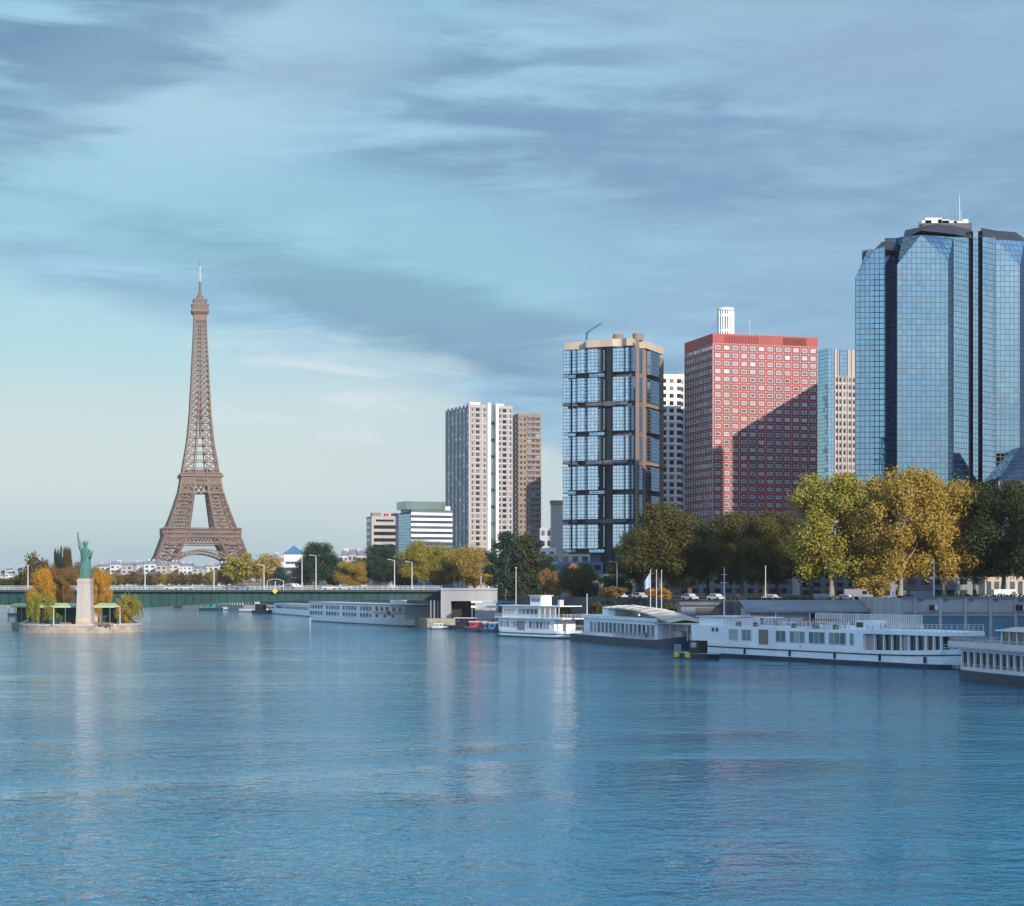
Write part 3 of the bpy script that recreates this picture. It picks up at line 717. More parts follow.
def four(fn):
    for k in range(4):
        b = MB(); n0 = 0; fn(b)
        c, s_ = math.cos(k*math.pi/2), math.sin(k*math.pi/2)
        b.v = [(x*c-y*s_, x*s_+y*c, z) for x, y, z in b.v]; yield b
def arch(b):
    n = 26
    for rr, dz in ((0, 0), (1, 4.2)):
        pts = []
        for i in range(n+1):
            a = math.pi*i/n; x = -36*math.cos(a)*(1+.0*rr); sa = max(0.0, math.sin(a)); z = 3+31.5*sa**.9+dz*sa**.3
            y = -(ip(pr_o, min(z, 57))-.6); pts.append((x*(1+.06*rr), y, z))
        for p, q in zip(pts, pts[1:]): b.beam(p, q, 1.5)
        if rr == 0: first = pts
    for p, q in zip(first, pts): b.beam(p, q, .6)
    for p, q in zip(first, pts[1:]): b.beam(p, q, .5)
for b in four(arch): b.build('arch', m_iron, tw)
def girder(b):
    # lattice girder between the legs below the first platform
    z0, z1 = 46.5, 53.5; h0, h1 = ip(pr_o, z0), ip(pr_o, z1); n = 22
    b.beam((-h0, -h0, z0), (h0, -h0, z0), 1.5); b.beam((-h1, -h1, z1), (h1, -h1, z1), 1.5); b.beam((-h0-1, -(h0+h1)/2, 44.6), (h0+1, -(h0+h1)/2, 44.6), 1.0)
    for i in range(n):
        a0 = -1+2*i/n; a1 = -1+2*(i+1)/n
        b.beam((h0*a0, -h0, z0), (h1*a1, -h1, z1), .8); b.beam((h0*a1, -h0, z0), (h1*a0, -h1, z1), .8)
    b.box(-h1, -h1-.3, 53, h1, -h1+.6, 54.4)
    # arcade frieze
    b.box(-38.5, -38.5, 54.4, 38.5, -37.9, 55.2)
    for i in range(28):
        x = -38.2+76.4*i/27; b.box(x-.45, -38.9, 54.5, x+.45, -38.0, 58.2); 
    b.box(-39, -39.1, 57.6, 39, -38.0, 59.0)
    for i in range(36):
        x = -38.8+77.6*i/35; b.box(x-.2, -39.1, 59, x+.2, -38.7, 62.5)
    b.box(-39.3, -39.4, 62.4, 39.3, -38.4, 63.2)
for b in four(girder): b.build('first_girder', m_iron, tw)
b = MB()
for q in ((-39,-39,39,-27), (-39,27,39,39), (-39,-27,-27,27), (27,-27,39,27)): b.box(q[0], q[1], 57, q[2], q[3], 58)
for q in ((-30,-36,30,-30), (-30,30,30,36), (-36,-30,-30,30), (30,-30,36,30)): b.box(q[0], q[1], 58, q[2], q[3], 62)
b.build('first_platform', m_irond, tw)
def girder2(b):
    for za, zb_, n in ((99, 107, 8), (108.5, 112, 14)):
        h0, h1 = ip(pr_o, za), ip(pr_o, zb_); b.beam((-h0, -h0, za), (h0, -h0, za), 1.3); b.beam((-h1, -h1, zb_), (h1, -h1, zb_), 1.2)
        for i in range(n):
            a0 = -1+2*i/n; a1 = -1+2*(i+1)/n; b.beam((h0*a0, -h0, za), (h1*a1, -h1, zb_), .9); b.beam((h0*a1, -h0, za), (h1*a0, -h1, zb_), .9)
    b.box(-20.5, -20.5, 112.4, 20.5, -19.6, 113.6); b.box(-22, -22, 114.4, 22, -20.8, 116.4); b.box(-21, -20.6, 117.5, 21, -20.2, 118.3)
    for i in range(18): x = -21+42*i/17; b.box(x-.25, -20.6, 116, x+.25, -20.2, 117.8)
for b in four(girder2): b.build('second_girder', m_iron, tw)
b = MB(); b.box(-20.6, -20.6, 114, 20.6, 20.6, 116.2); b.box(-15, -15, 116, 15, 15, 121); b.build('second_platform', m_irond, tw)
b = MB(); lv = [116, 123, 131, 139, 147, 155]
z = 155.0
while z < 276: z += max(4.2, ip(pr_o, z)*.62); lv.append(min(z, 277))
for z0, z1 in zip(lv, lv[1:]):
    o0, o1, i0, i1 = ip(pr_o, z0), ip(pr_o, z1), ip(pr_i, z0), ip(pr_i, z1)
    for k in range(4):
        c, s_ = math.cos(k*math.pi/2), math.sin(k*math.pi/2); rt = lambda x, y, z: (x*c-y*s_, x*s_+y*c, z)
        b.beam(rt(-o0, -o0, z0), rt(-o1, -o1, z1), 1.5 if z0 < 200 else 1.2)
        b.beam(rt(-i0, -o0, z0), rt(-i1, -o1, z1), 1.1 if z0 < 200 else .7); b.beam(rt(i0, -o0, z0), rt(i1, -o1, z1), 1.1 if z0 < 200 else .7)
        b.beam(rt(-o0, -o0, z0), rt(o0, -o0, z0), 1.0 if z0 < 200 else .75)
        for s1 in (-1, 1):
            b.beam(rt(s1*o0, -o0, z0), rt(s1*i1, -o1, z1), .75); b.beam(rt(s1*i0, -o0, z0), rt(s1*o1, -o1, z1), .75)
    if z0 > 150: b.beam((0, 0, z0), (0, 0, z1), 1.6)
b.build('upper_shaft', m_iron, tw)
b = MB(); b.box(-6.4, -6.4, 273, 6.4, 6.4, 278); b.prism([(-6.4,-6.4),(6.4,-6.4),(6.4,6.4),(-6.4,6.4)], 278, 281, top=[(-9,-9),(9,-9),(9,9),(-9,9)]); b.box(-9, -9, 281, 9, 9, 283); b.build('third_platform', m_iron, tw)
b = MB(); b.box(-8.2, -8.2, 283, 8.2, 8.2, 287.5, 1); b.box(-8.8, -8.8, 287.5, 8.8, 8.8, 289); b.box(-6.5, -6.5, 289, 6.5, 6.5, 292.5, 1); b.box(-7.2, -7.2, 292.5, 7.2, 7.2, 293.6); b.prism([(5*math.cos(a*math.pi/6), 5*math.sin(a*math.pi/6)) for a in range(12)], 293.6, 300, top=[(1.6*math.cos(a*math.pi/6), 1.6*math.sin(a*math.pi/6)) for a in range(12)]); b.build('top_cabin', [m_iron, m_irond], tw)
b = MB(); b.tube([(0,0,300),(0,0,312)], 1.3, 8, 1); b.tube([(0,0,312),(0,0,329)], .9, 8, 0); b.tube([(0,0,329),(0,0,330.4)], 1.4, 8, 1); b.build('antenna', [m_lgrey, m_iron], tw)
for o in tw.children:
    for v in o.data.vertices:
        z = v.co.z; v.co.z = z*.905 if z < 63 else (57+(z-63)*(113.5-57)/(118-63) if z < 118 else 113.5+(z-118)*(330.4-113.5)/(330.4-118))
tw.location = (X(200, 1855), 1855, 9.8); tw.rotation_euler = (0, 0, R(13.8))

# ================================================================ trees
def crown_mesh(name, kind, n, leaf, seed, h=1.0):
    """leaf cards spread over many sub-clumps; unit tree: height 1, crown half width about 0.36 (scaled per tree)"""
    rg = np.random.default_rng(seed)
    cl = []
    if kind == 'round':
        m = 40
        while len(cl) < m:
            p = rg.uniform(-1, 1, 3)
            r = np.linalg.norm(p)
            if r > 1: continue
            z = p[2]
            cl.append((p[0]*.30, p[1]*.30, .56+z*.34, rg.uniform(.09, .15)))
        for a in range(9):
            t = a/9*2*math.pi+rg.uniform(-.2, .2); cl.append((math.cos(t)*.30, math.sin(t)*.30, rg.uniform(.30, .68), rg.uniform(.08, .12)))
    elif kind == 'tall':
        for i in range(56):
            z = rg.uniform(.24, .93); rr = .31*math.sqrt(max(.08, 1-((z-.58)/.42)**2)); t = rg.uniform(0, 2*math.pi); q = rr*math.sqrt(rg.uniform(.1, 1))
            cl.append((math.cos(t)*q, math.sin(t)*q, z, rg.uniform(.075, .12)))
    elif kind == 'column':
        for i in range(44):
            z = rg.uniform(.05, .93); rr = .17*min(1, (1-z)*2.6)*min(1, .4+z*2); t = rg.uniform(0, 2*math.pi); q = rr*math.sqrt(rg.uniform(0, 1))
            cl.append((math.cos(t)*q, math.sin(t)*q, z, rg.uniform(.045, .085)))
    elif kind == 'bush':
        for i in range(26):
            p = rg.uniform(-1, 1, 3)
            cl.append((p[0]*.36, p[1]*.36, .42+p[2]*.32*(1-.5*abs(p[0])), rg.uniform(.10, .18)))
    elif kind == 'willow':
        for i in range(46):
            t = rg.uniform(0, 2*math.pi); q = math.sqrt(rg.uniform(.15, 1))*.38
            zt_ = .92-1.5*q*q+rg.uniform(-.05, .05); zb_ = max(.03, zt_-rg.uniform(.3, .6))
            for k in range(5): cl.append((math.cos(t)*q*(1+.04*k), math.sin(t)*q*(1+.04*k), zt_+(zb_-zt_)*k/4, .055))
    cl = np.array(cl); wgt = cl[:, 3]**2; wgt /= wgt.sum()
    idx = rg.choice(len(cl), n, p=wgt); c = cl[idx]
    d = rg.normal(size=(n, 3)); d /= np.linalg.norm(d, axis=1)[:, None]
    rad = c[:, 3]*(rg.uniform(0, 1, n)**.45)*rg.uniform(.8, 1.25, n)
    d2 = d.copy(); 
    if kind == 'willow': d2[:, 2] *= 2.2
    p = c[:, :3]+d2*rad[:, None]; p[:, 2] = np.maximum(p[:, 2], .02)
    nr = d+rg.normal(size=(n, 3))*.7+np.array([0, 0, .25]); nr /= np.linalg.norm(nr, axis=1)[:, None]
    t1 = np.cross(nr, rg.normal(size=(n, 3))); t1 /= np.linalg.norm(t1, axis=1)[:, None]; t2 = np.cross(nr, t1)
    if kind == 'willow': t1 = np.tile([0., 0., 1.], (n, 1))*1.0; t2 = np.cross(nr, t1)
    s = leaf*rg.uniform(.6, 1.3, n)[:, None]; e1 = t1*s*(1.8 if kind == 'willow' else 1.0); e2 = t2*s*.72
    v = np.empty((n*4, 3)); v[0::4] = p-e1; v[1::4] = p-e2; v[2::4] = p+e1; v[3::4] = p+e2
    me = bpy.data.meshes.new(name); me.vertices.add(n*4); me.vertices.foreach_set('co', v.ravel())
    me.loops.add(n*4); me.loops.foreach_set('vertex_index', np.arange(n*4)); me.polygons.add(n)
    me.polygons.foreach_set('loop_start', np.arange(n)*4); me.update(); me.validate(); me.materials.append(lm_gold)
    return me
def trunk_mesh(name, seed, top=.62, r=.018, nl=7, lean=.02, spread=.24):
    rd = random.Random(seed); b = MB()
    p0 = (0, 0, -.02); p1 = (rd.uniform(-lean, lean), rd.uniform(-lean, lean), .24); p2 = (p1[0]*1.6, p1[1]*1.6, top)
    b.tube([p0, (p1[0]*.5, p1[1]*.5, .12), p1, p2], [r*1.5, r, r*.85, r*.3], 8)
    for k in range(nl):
        z = .18+.36*k/nl; a = rd.uniform(0, 6.28); f_ = z/top; st = (p2[0]*f_, p2[1]*f_, z); L_ = rd.uniform(.6, 1)*spread
        mid = (st[0]+math.cos(a)*L_*.5, st[1]+math.sin(a)*L_*.5, z+.11); en = (st[0]+math.cos(a)*L_, st[1]+math.sin(a)*L_, z+.26)
        b.tube([st, mid, en], [r*.5, r*.36, r*.12], 6)
        for q in (-.5, .5): b.tube([mid, (mid[0]+math.cos(a+q)*L_*.45, mid[1]+math.sin(a+q)*L_*.45, z+.24)], [r*.25, r*.08], 5)
    o = b.build(name, m_bark, None, smooth=True); me = o.data; bpy.data.objects.remove(o); return me
CR = {'round': [crown_mesh('crown', 'round', 34000, .0100, s) for s in (1, 2, 3)], 'tall': [crown_mesh('crown', 'tall', 34000, .0098, s) for s in (4, 5, 6)],
      'column': [crown_mesh('crown', 'column', 7000, .014, s) for s in (7, 8)], 'bush': [crown_mesh('crown', 'bush', 5000, .03, s) for s in (9, 10)],
      'willow': [crown_mesh('crown', 'willow', 8000, .016, 11)], 'far': [crown_mesh('crown', 'round', 4000, .026, s) for s in (12, 13, 14)], 'farcol': [crown_mesh('crown', 'column', 2200, .024, 15)]}
TK = [trunk_mesh('trunk', s) for s in (1, 2, 3, 4)]
TKs = [trunk_mesh('trunk', 9, top=.8, r=.012, nl=5, spread=.08)]
tcount = 0
def tree(px, D, top, base_z, wpx, kind, leaf, label, name='tree', group=None, cat='tree', bark=None, rz=None):
    global tcount; tcount += 1
    H = Z(top, D)-base_z; hw = {'round': .40, 'tall': .37, 'column': .21, 'bush': .46, 'willow': .44, 'far': .40, 'farcol': .21}[kind]
    wid = wpx*D/F/2/hw*1.12
    t = thing(name, label, cat, (X(px, D), D, base_z), group); t.rotation_euler = (0, 0, random.uniform(0, 6.28) if rz is None else rz)
    for nm, me, m in (('trunk', (TKs if kind in ('column', 'farcol') else TK)[tcount % (1 if kind in ('column', 'farcol') else 4)], bark or m_bark), ('crown', CR[kind][tcount % len(CR[kind])], leaf)):
        o = bpy.data.objects.new(nm, me); COL.objects.link(o); o.parent = t; o.scale = (wid, wid, H)
        o.material_slots[0].link = 'OBJECT'; o.material_slots[0].material = m
    return t
g_q = 'plane trees along the riverside street'  # left and right-edge trees: shade partly painted in through darker leaves
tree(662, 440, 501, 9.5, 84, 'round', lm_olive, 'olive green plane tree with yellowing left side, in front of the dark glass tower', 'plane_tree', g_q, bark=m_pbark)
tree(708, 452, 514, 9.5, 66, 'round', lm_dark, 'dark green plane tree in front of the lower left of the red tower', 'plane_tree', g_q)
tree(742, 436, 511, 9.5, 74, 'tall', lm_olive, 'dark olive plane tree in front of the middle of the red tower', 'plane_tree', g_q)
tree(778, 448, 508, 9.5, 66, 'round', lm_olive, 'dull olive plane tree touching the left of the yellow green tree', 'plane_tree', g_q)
tree(832, 396, 473, 9.5, 90, 'tall', lm_ygreen, 'tall yellow green plane tree with forked pale trunk in full sun', 'plane_tree', g_q, bark=m_pbark)
tree(900, 390, 468, 9.5, 92, 'tall', lm_gold, 'tall golden plane tree in front of the mirrored tower, the left one of two', 'plane_tree', g_q, bark=m_pbark)
tree(944, 396, 476, 9.5, 86, 'round', lm_gold, 'golden plane tree in front of the mirrored tower, the right one of two', 'plane_tree', g_q, bark=m_pbark)
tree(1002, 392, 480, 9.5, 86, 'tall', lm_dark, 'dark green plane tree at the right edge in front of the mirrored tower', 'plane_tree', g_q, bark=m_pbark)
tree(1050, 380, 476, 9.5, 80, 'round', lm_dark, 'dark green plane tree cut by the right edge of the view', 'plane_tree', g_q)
tree(872, 384, 570, 9.5, 34, 'bush', lm_gold, 'small golden tree under the gap between the yellow green and golden plane trees', 'small_tree')
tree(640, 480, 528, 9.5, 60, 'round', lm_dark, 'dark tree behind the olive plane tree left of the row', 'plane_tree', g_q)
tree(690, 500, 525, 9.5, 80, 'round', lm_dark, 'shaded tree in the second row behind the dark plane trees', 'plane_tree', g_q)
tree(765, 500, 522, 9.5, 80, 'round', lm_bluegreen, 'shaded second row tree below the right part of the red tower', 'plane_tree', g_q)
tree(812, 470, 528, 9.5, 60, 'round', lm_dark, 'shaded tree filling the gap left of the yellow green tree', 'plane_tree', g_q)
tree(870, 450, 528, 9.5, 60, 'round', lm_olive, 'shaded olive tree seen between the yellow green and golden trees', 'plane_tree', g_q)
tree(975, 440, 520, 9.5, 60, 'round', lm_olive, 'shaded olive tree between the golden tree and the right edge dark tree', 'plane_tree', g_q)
tree(580, 478, 560, 6, 44, 'round', lm_dark, 'small dark round tree with orange top beside the paddle boat', 'small_tree')
tree(577, 486, 556, 8, 26, 'bush', lm_orange, 'orange tree top showing above the small dark tree', 'small_tree')
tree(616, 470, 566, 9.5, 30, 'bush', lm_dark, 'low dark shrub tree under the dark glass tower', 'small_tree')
tree(660, 410, 585, 9.5, 24, 'bush', lm_orange, 'small orange bush by the flagpoles', 'bush', cat='bush')
tree(612, 430, 582, 9.5, 26, 'bush', lm_brown, 'rust coloured bush left of the flagpoles', 'bush', cat='bush')
tree(552, 520, 562, 8, 22, 'bush', lm_brown, 'pale thin bronze tree between the poplars and the small dark tree', 'small_tree')
g_p = 'dark poplars by the bridge end'
for i, (px, top, w_) in enumerate(((506, 530, 30), (522, 534, 34), (538, 538, 26))):
    tree(px, 545+i*6, top, 8, w_*1.3, 'column', lm_bluegreen if i != 1 else lm_dark, f'tall dark poplar by the right end of the bridge, {("left","middle","right")[i]} one of three', 'poplar', g_p)
tree(528, 566, 552, 8, 60, 'round', lm_bluegreen, 'dark bushy tree behind the poplars at the bridge end', 'tree')
g_b = 'trees behind the bridge on the far quay'
for a in ((474, 640, 540, 50, 'round', lm_gold, 'golden tree above the right bridge abutment'), (452, 660, 548, 34, 'round', lm_gold, 'smaller golden tree left of the one above the abutment'), (424, 650, 537, 52, 'round', lm_ygreen, 'yellow green domed tree below the striped office block'),
          (402, 680, 556, 34, 'round', lm_olive, 'olive tree between the dark tree and the yellow domed tree'), (382, 720, 543, 48, 'round', lm_bluegreen, 'dark blue green tree below the white office block'), (360, 730, 556, 36, 'round', lm_bluegreen, 'dark tree at the left foot of the white office block'),
          (351, 700, 557, 34, 'round', lm_gold, 'golden tree between the two dark trees behind the bridge'), (318, 705, 541, 46, 'round', lm_bluegreen, 'big dark domed tree behind the pair of bridge lamps'), (302, 720, 560, 26, 'far', lm_brown, 'bronze tree at the left side of the big dark domed tree'),
          (334, 715, 552, 30, 'round', lm_dark, 'dark tree adjoining the right of the big dark dome'), (268, 900, 553, 32, 'far', lm_gold, 'yellow tree right of the iron tower'), (241, 890, 550, 36, 'far', lm_ygreen, 'yellow green tree overlapping the right foot of the iron tower'),
          (281, 880, 566, 18, 'far', lm_bluegreen, 'small dark tree in front of the yellow tree'), (226, 900, 562, 18, 'far', lm_brown, 'small bronze tree under the right leg of the iron tower'), (440, 700, 560, 30, 'far', lm_brown, 'bronze tree low between the golden trees'), (490, 680, 560, 30, 'far', lm_olive, 'olive tree low beside the poplars')):
    tree(a[0], a[1], a[2], 9.5, a[3], a[4], a[5], a[6], 'tree', g_b)
g_f = 'row of low trees on the far bank'
cols = [lm_brown, lm_olive, lm_brown, lm_ygreen, lm_brown, lm_olive]
for i in range(18):
    px = 92+i*8.2; tree(px, 1060+((i*37) % 40), 570.5+((i*7) % 5)*.7, 9.5, 13, 'far', cols[i % 6], f'low {("bronze","olive","bronze","yellow green","bronze","olive")[i%6]} tree, {ORD[i]} from the left in the far bank row', 'tree', g_f)
for i, (px, top) in enumerate(((2, 578), (10, 577), (18, 575))):
    tree(px, 1060, top, 9.5, 14, 'far', lm_olive, f'low olive tree at the far left edge, {ORD[i]} from the left', 'tree', g_f)

# ================================================================ mid-distance office blocks and houses
t, Wd, Sd, done = corner_tower('office_block', 'white office block with horizontal window bands left of the striped glass office', 'building', 366.5, 371.5, 401, 1000, 14)
zt = Z(516, 1000); MB().box(0, 0, 9, Wd, Sd, zt).build('facade_wall', m_pinkc, t)
for k in range(9): 
    z = zt-3.4-k*3.6; b = MB()
    if k == 0: b.box(Wd*.15, -.2, z+.4, Wd*.75, 0.1, z+1.5)
    else: b.box(Wd*.08, -.2, z, Wd*.82, 0.1, z+1.9)
    b.build('window_band', m_dglass, t)
for k in range(9):
    z = zt-3.4-k*3.6; b = MB(); b.box(-.2, 2, z, .1, Sd-2, z+1.9)
    b.build('side_window_band', m_glass, t)
for q, r, h, m in ((.05, .35, 2, m_brown), (.5, .62, 1.5, m_redc), (.75, .95, 1.8, m_brown)): MB().box(Wd*q, 3, zt, Wd*r, 8, zt+h).build('rooftop_plant', m, t)
done()
t, Wd, Sd, done = corner_tower('office_block', 'striped office block with white bands, glass side and pale green top', 'building', 399, 411, 452, 880, 24)
zt = Z(514, 880); f = lambda p: Wd*(p-411)/41
b = MB(); gwall(b, (-.2, Sd), (-.2, 0), 9, zt); gwall(b, (-.2, 0), (0, -.2), 9, zt); b.build('glass_side', gg_side, t)
MB().box(0, 0, 9, Wd, Sd, zt+1).build('facade_wall', m_blue2, t)
for k in range(8):
    z = zt-.4-k*2.65; b = MB(); b.box(-.1, -.5, z-.1, Wd, 0, z+1.15)
    b.build('white_band', m_white, t)
for k in range(8):
    z = zt+1.05-k*2.65; b = MB(); b.box(0, -.15, z, Wd, 0.1, z+1.1)
    b.build('window_band', m_glass, t)
b = MB().box(-2.5, -.6, zt+2.2, f(445), Sd*.8, zt+6.2); b.build('top_storey', m_greenglass, t); MB().box(-1, 0, zt+1, f(445)-1, Sd*.7, zt+2.2).build('recessed_storey', m_dglass, t)
MB().box(f(445), 1, zt+1, f(451), Sd*.7, zt+4).build('stair_block', m_white, t)
done()
t, Wd, Sd, done = corner_tower('concrete_building', 'plain pinkish concrete block immediately left of the dark glass tower', 'building', 550.5, 552, 570, 800, 12)
MB().box(0, 0, 9, Wd, Sd, Z(501, 800)).build('facade_wall', m_pinkc, t); MB().box(-.3, -.3, Z(501, 800)-1.5, Wd, Sd, Z(500.3, 800)).build('parapet', m_brown, t); done()
def small_building(px0, px1, ptop, D, mw, mwin, label, floors=3, depth=14, name='building', a=0, mroof=None, nwin=None, z0=9.4, winfrac=.5):
    t = thing(name, label, 'building', (X(px0, D), D, 0)); w_ = (px1-px0)/F*D; zt = Z(ptop, D)
    b = MB().box(t.location.x, D, z0, t.location.x+w_, D+depth, zt); b.build('facade_wall', mw, t)
    fh = (zt-z0)/floors; allw = []
    for k in range(floors):
        z = z0+(k+.5)*fh; nw = nwin or max(2, int(w_/3.2))
        if D > 1800: MB().box(t.location.x+w_*.1, D-.12, z-fh*.22, t.location.x+w_*.9, D+.05, z+fh*.22).build('window_band', mwin, t)
        else: allw += [(w_*(i+.5)/nw, -.04, z, 0) for i in range(nw)]
    if allw: wins(t, allw[::-1], mwin, w_/nw*.56, fh*winfrac, .16, limit=60)
    if mroof is not None:
        x0 = t.location.x; b = MB(); b.prism([(x0,D),(x0+w_,D),(x0+w_,D+depth),(x0,D+depth)], zt, zt+fh*.9, top=[(x0+1,D+2),(x0+w_-1,D+2),(x0+w_-1,D+depth-2),(x0+1,D+depth-2)]); b.build('roof', mroof, t)
        r0 = random.Random(int(px0*10))
        for i in range(2): x = x0+w_*r0.uniform(.1, .85); MB().box(x, D+3, zt, x+1.4, D+4.5, zt+fh*1.25).build('chimney_stack', mw, t)
    t.rotation_euler = (0, 0, R(a)); return t
small_building(540, 552, 528, 900, m_lgrey, m_glass, 'low grey block between the tan tower and the pinkish block', 6)
small_building(539, 556, 548, 760, m_white, m_dglass, 'low white building below the gap between tan tower and pinkish block', 3)
small_building(541, 590, 554, 640, m_pinkc, m_glass, 'pinkish low building at the foot of the dark glass tower', 4)
small_building(540, 603, 562, 600, m_blue2, m_dglass, 'blue fronted low building at the foot of the dark glass tower', 3)
small_building(590, 690, 574, 560, m_dconc, m_dglass, 'dark podium building under the dark glass tower', 3)
small_building(690, 800, 560, 560, m_zinc, m_dglass, 'shaded podium building behind the dark trees', 4)
small_building(800, 880, 566, 450+70, m_concrete, m_dglass, 'grey podium building behind the yellow green tree', 4)
small_building(880, 1060, 576, 455, m_zinc, m_dglass, 'pale two storey building behind the golden plane trees', 2, depth=5)
small_building(985, 1040, 577, 425, m_tan, m_glass, 'tan kiosk building with wide windows under the right edge dark tree', 1, depth=6, winfrac=.6, nwin=7)
# pale old houses on the far bank
gh = 'pale old houses along the far bank'
rows = [(96,14,563),(110,11,561),(121,12,562),(133,11,561.5),(144,12,560.5),(156,11,562),(167,12,561),(179,13,562.5),(192,12,565),(204,14,563),(218,12,562),(262,9,556),(271,8,555),(279,8,558),(287,9,557),(296,8,561),(340,8,552),(348,9,551),(357,10,552)]
for i, (px, w_, top) in enumerate(rows):
    small_building(px, px+w_-.4, top+4, 1480-(i % 3)*25 if px < 230 else 1250, (m_cream, m_offwhite, m_pinkc)[i % 3], m_glass, f'pale old house with zinc roof, {ORD[i]} from the left of the far bank row', 5, 15, 'house', mroof=m_zinc)['group'] = gh
t = thing('pyramid_roof_building', 'white building with pointed blue glass roof beside the yellow tree', 'building', (X(293, 1200), 1200, 0)); x0 = t.location.x-6; D = 1200
MB().box(x0, D, 9, x0+12, D+12, Z(554, D)).build('facade_wall', m_white, t)
b = MB(); b.prism([(x0-1,D-1),(x0+13,D-1),(x0+13,D+13),(x0-1,D+13)], Z(554, D), Z(545.5, D), top=[(x0+5.9,D+5.9),(x0+6.1,D+5.9),(x0+6.1,D+6.1),(x0+5.9,D+6.1)]); b.build('roof', m_blue2, t)
for k in range(4): z = 12+k*4.2; MB().box(x0+1, D-.2, z, x0+11, D+.1, z+1.8).build('window_band', m_glass, t)
# wooded rise and pale hill city at far left
b = MB(); hp = []
n = 60
for i in range(n+1):
    x = -2100+i*60; h = 9+34*math.exp(-((x+1750)/330)**2)+10*math.exp(-((x+1150)/260)**2)+7*math.sin(i*1.3)*math.exp(-((x+1500)/500)**2); hp.append((x, h))
for (x0, h0), (x1, h1) in zip(hp, hp[1:]):
    b.face([(x0, 3600, 8), (x1, 3600, 8), (x1, 3850, h1), (x0, 3850, h0)]); b.face([(x0, 3850, h0), (x1, 3850, h1), (x1, 4300, 8), (x0, 4300, 8)])
tag(b.build('far_hill', m_grassy), kind='structure')
rd = random.Random(5); k = 0
for i in range(26):
    px = -4+i*4.1+rd.uniform(-1, 1); D = rd.uniform(1900, 2600); w_ = rd.uniform(3.2, 6); top = rd.uniform(568, 574.5) if px < 30 else rd.uniform(571, 576)
    small_building(px, px+w_, top+2, D, (m_offwhite, m_lgrey, m_cream, m_white)[i % 4], m_glass, f'distant hazy city house, {ORD[i]} from the left at the far left skyline', 4, 12, 'house', mroof=(m_zinc, m_slate)[i % 2])['group'] = 'distant city houses at the left'
# ================================================================ bridge
BD = 530
br = thing('river_bridge', 'low green steel girder bridge crossing the river behind the small island', 'bridge', (X(200, BD), BD, 0))
prof = [(-60,602),(-20,603.5),(20,606),(60,608.5),(85,609.5),(120,609),(160,607),(200,604.6),(240,602.6),(280,601),(330,600.2),(380,600),(440,600.2)]
for nm, yy in (('girder', BD), ('girder', BD+16)):
    b = MB()
    for (p, y0), (q, y1) in zip(prof, prof[1:]):
        xa, xb = X(p, BD), X(q, BD); za, zb_ = Z(y0, BD), Z(y1, BD); zt = Z(591.6, BD)
        b.face([(xa, yy, za), (xb, yy, zb_), (xb, yy, zt), (xa, yy, zt)]); b.face([(xb, yy+1, zb_), (xa, yy+1, za), (xa, yy+1, zt), (xb, yy+1, zt)]); b.face([(xa, yy+1, za), (xb, yy+1, zb_), (xb, yy, zb_), (xa, yy, za)])
        b.face([(xa, yy-.45, za), (xb, yy-.45, zb_), (xb, yy-.45, zb_+.35), (xa, yy-.45, za+.35)]); b.face([(xa, yy-.45, za+.35), (xb, yy-.45, zb_+.35), (xb, yy, zb_+.35), (xa, yy, za+.35)])
    if yy == BD:
        for k in range(60):
            px = -58+k*8.4
            if px > 438: break
            x = X(px, BD); zz = [Z(y0+(y1-y0)*(px-p)/(q-p), BD) for (p, y0), (q, y1) in zip(prof, prof[1:]) if p <= px <= q][0]; b.box(x-.06, BD-.3, zz+.3, x+.06, BD, Z(592, BD))
    b.build(nm, m_green, br)
xl, xr = X(-60, BD), X(440, BD)
MB().box(xl, BD-1.6, Z(592, BD), xr, BD+18.5, Z(590.2, BD)).build('deck', m_dgreen, br)
MB().box(xl, BD-.2, Z(590.2, BD)+.004, xr, BD+17, Z(590.2, BD)+.10).build('roadway', m_asphalt, br)
dk = Z(590.2, BD)+.10
for yy in (BD-1.5, BD+18.2):
    b = MB(); x = xl
    while x < xr: b.box(x-.05, yy-.05, dk-.1, x+.05, yy+.05, dk+1.15); x += 1.5
    for zz in (.12, .62, 1.12): b.box(xl, yy-.04, dk+zz-.035, xr, yy+.04, dk+zz+.035)
    x = xl
    while x < xr: b.box(x-.015, yy-.02, dk+.1, x+.015, yy+.02, dk+1.1); x += .3
    b.build('railing', m_lgrey, br)
x = X(85, BD); MB().prism([(x-4, BD-1), (x, BD-5), (x+4, BD-1), (x+4, BD+18), (x-4, BD+18)], -1, Z(609, BD)).build('pier', m_stone, br)
t = thing('bridge_abutment', 'grey concrete bridge end block with dark opening, right end of the green bridge', 'abutment', (X(468, 522), 522, 0))
A = lambda px: X(px, 522)
b = MB(); b.box(A(441), 521, 2.5, A(451), 545, Z(588.5, 522)); b.box(A(451), 521, Z(601, 522), A(497), 545, Z(588.5, 522)); b.box(A(475), 521, 2.5, A(497), 545, Z(601, 522)); b.build('concrete_block', m_concrete, t)
MB().box(A(440.5), 520.6, Z(590, 522), A(497.5), 521.0, Z(588, 522)).build('coping', m_concrete, t)
MB().box(A(451), 528, 2.5, A(475), 529, Z(601, 522)).build('dark_recess', m_black, t)
for k in range(4): x = A(430.5)+k*1.0; MB().box(x-.18, 524, 2.5, x+.18, 524.5, Z(600.5, 522)).build('column', m_grey, t)
MB().box(A(428), 531, 2.5, A(441), 532, Z(600.5, 522)).build('back_wall', m_dconc, t)
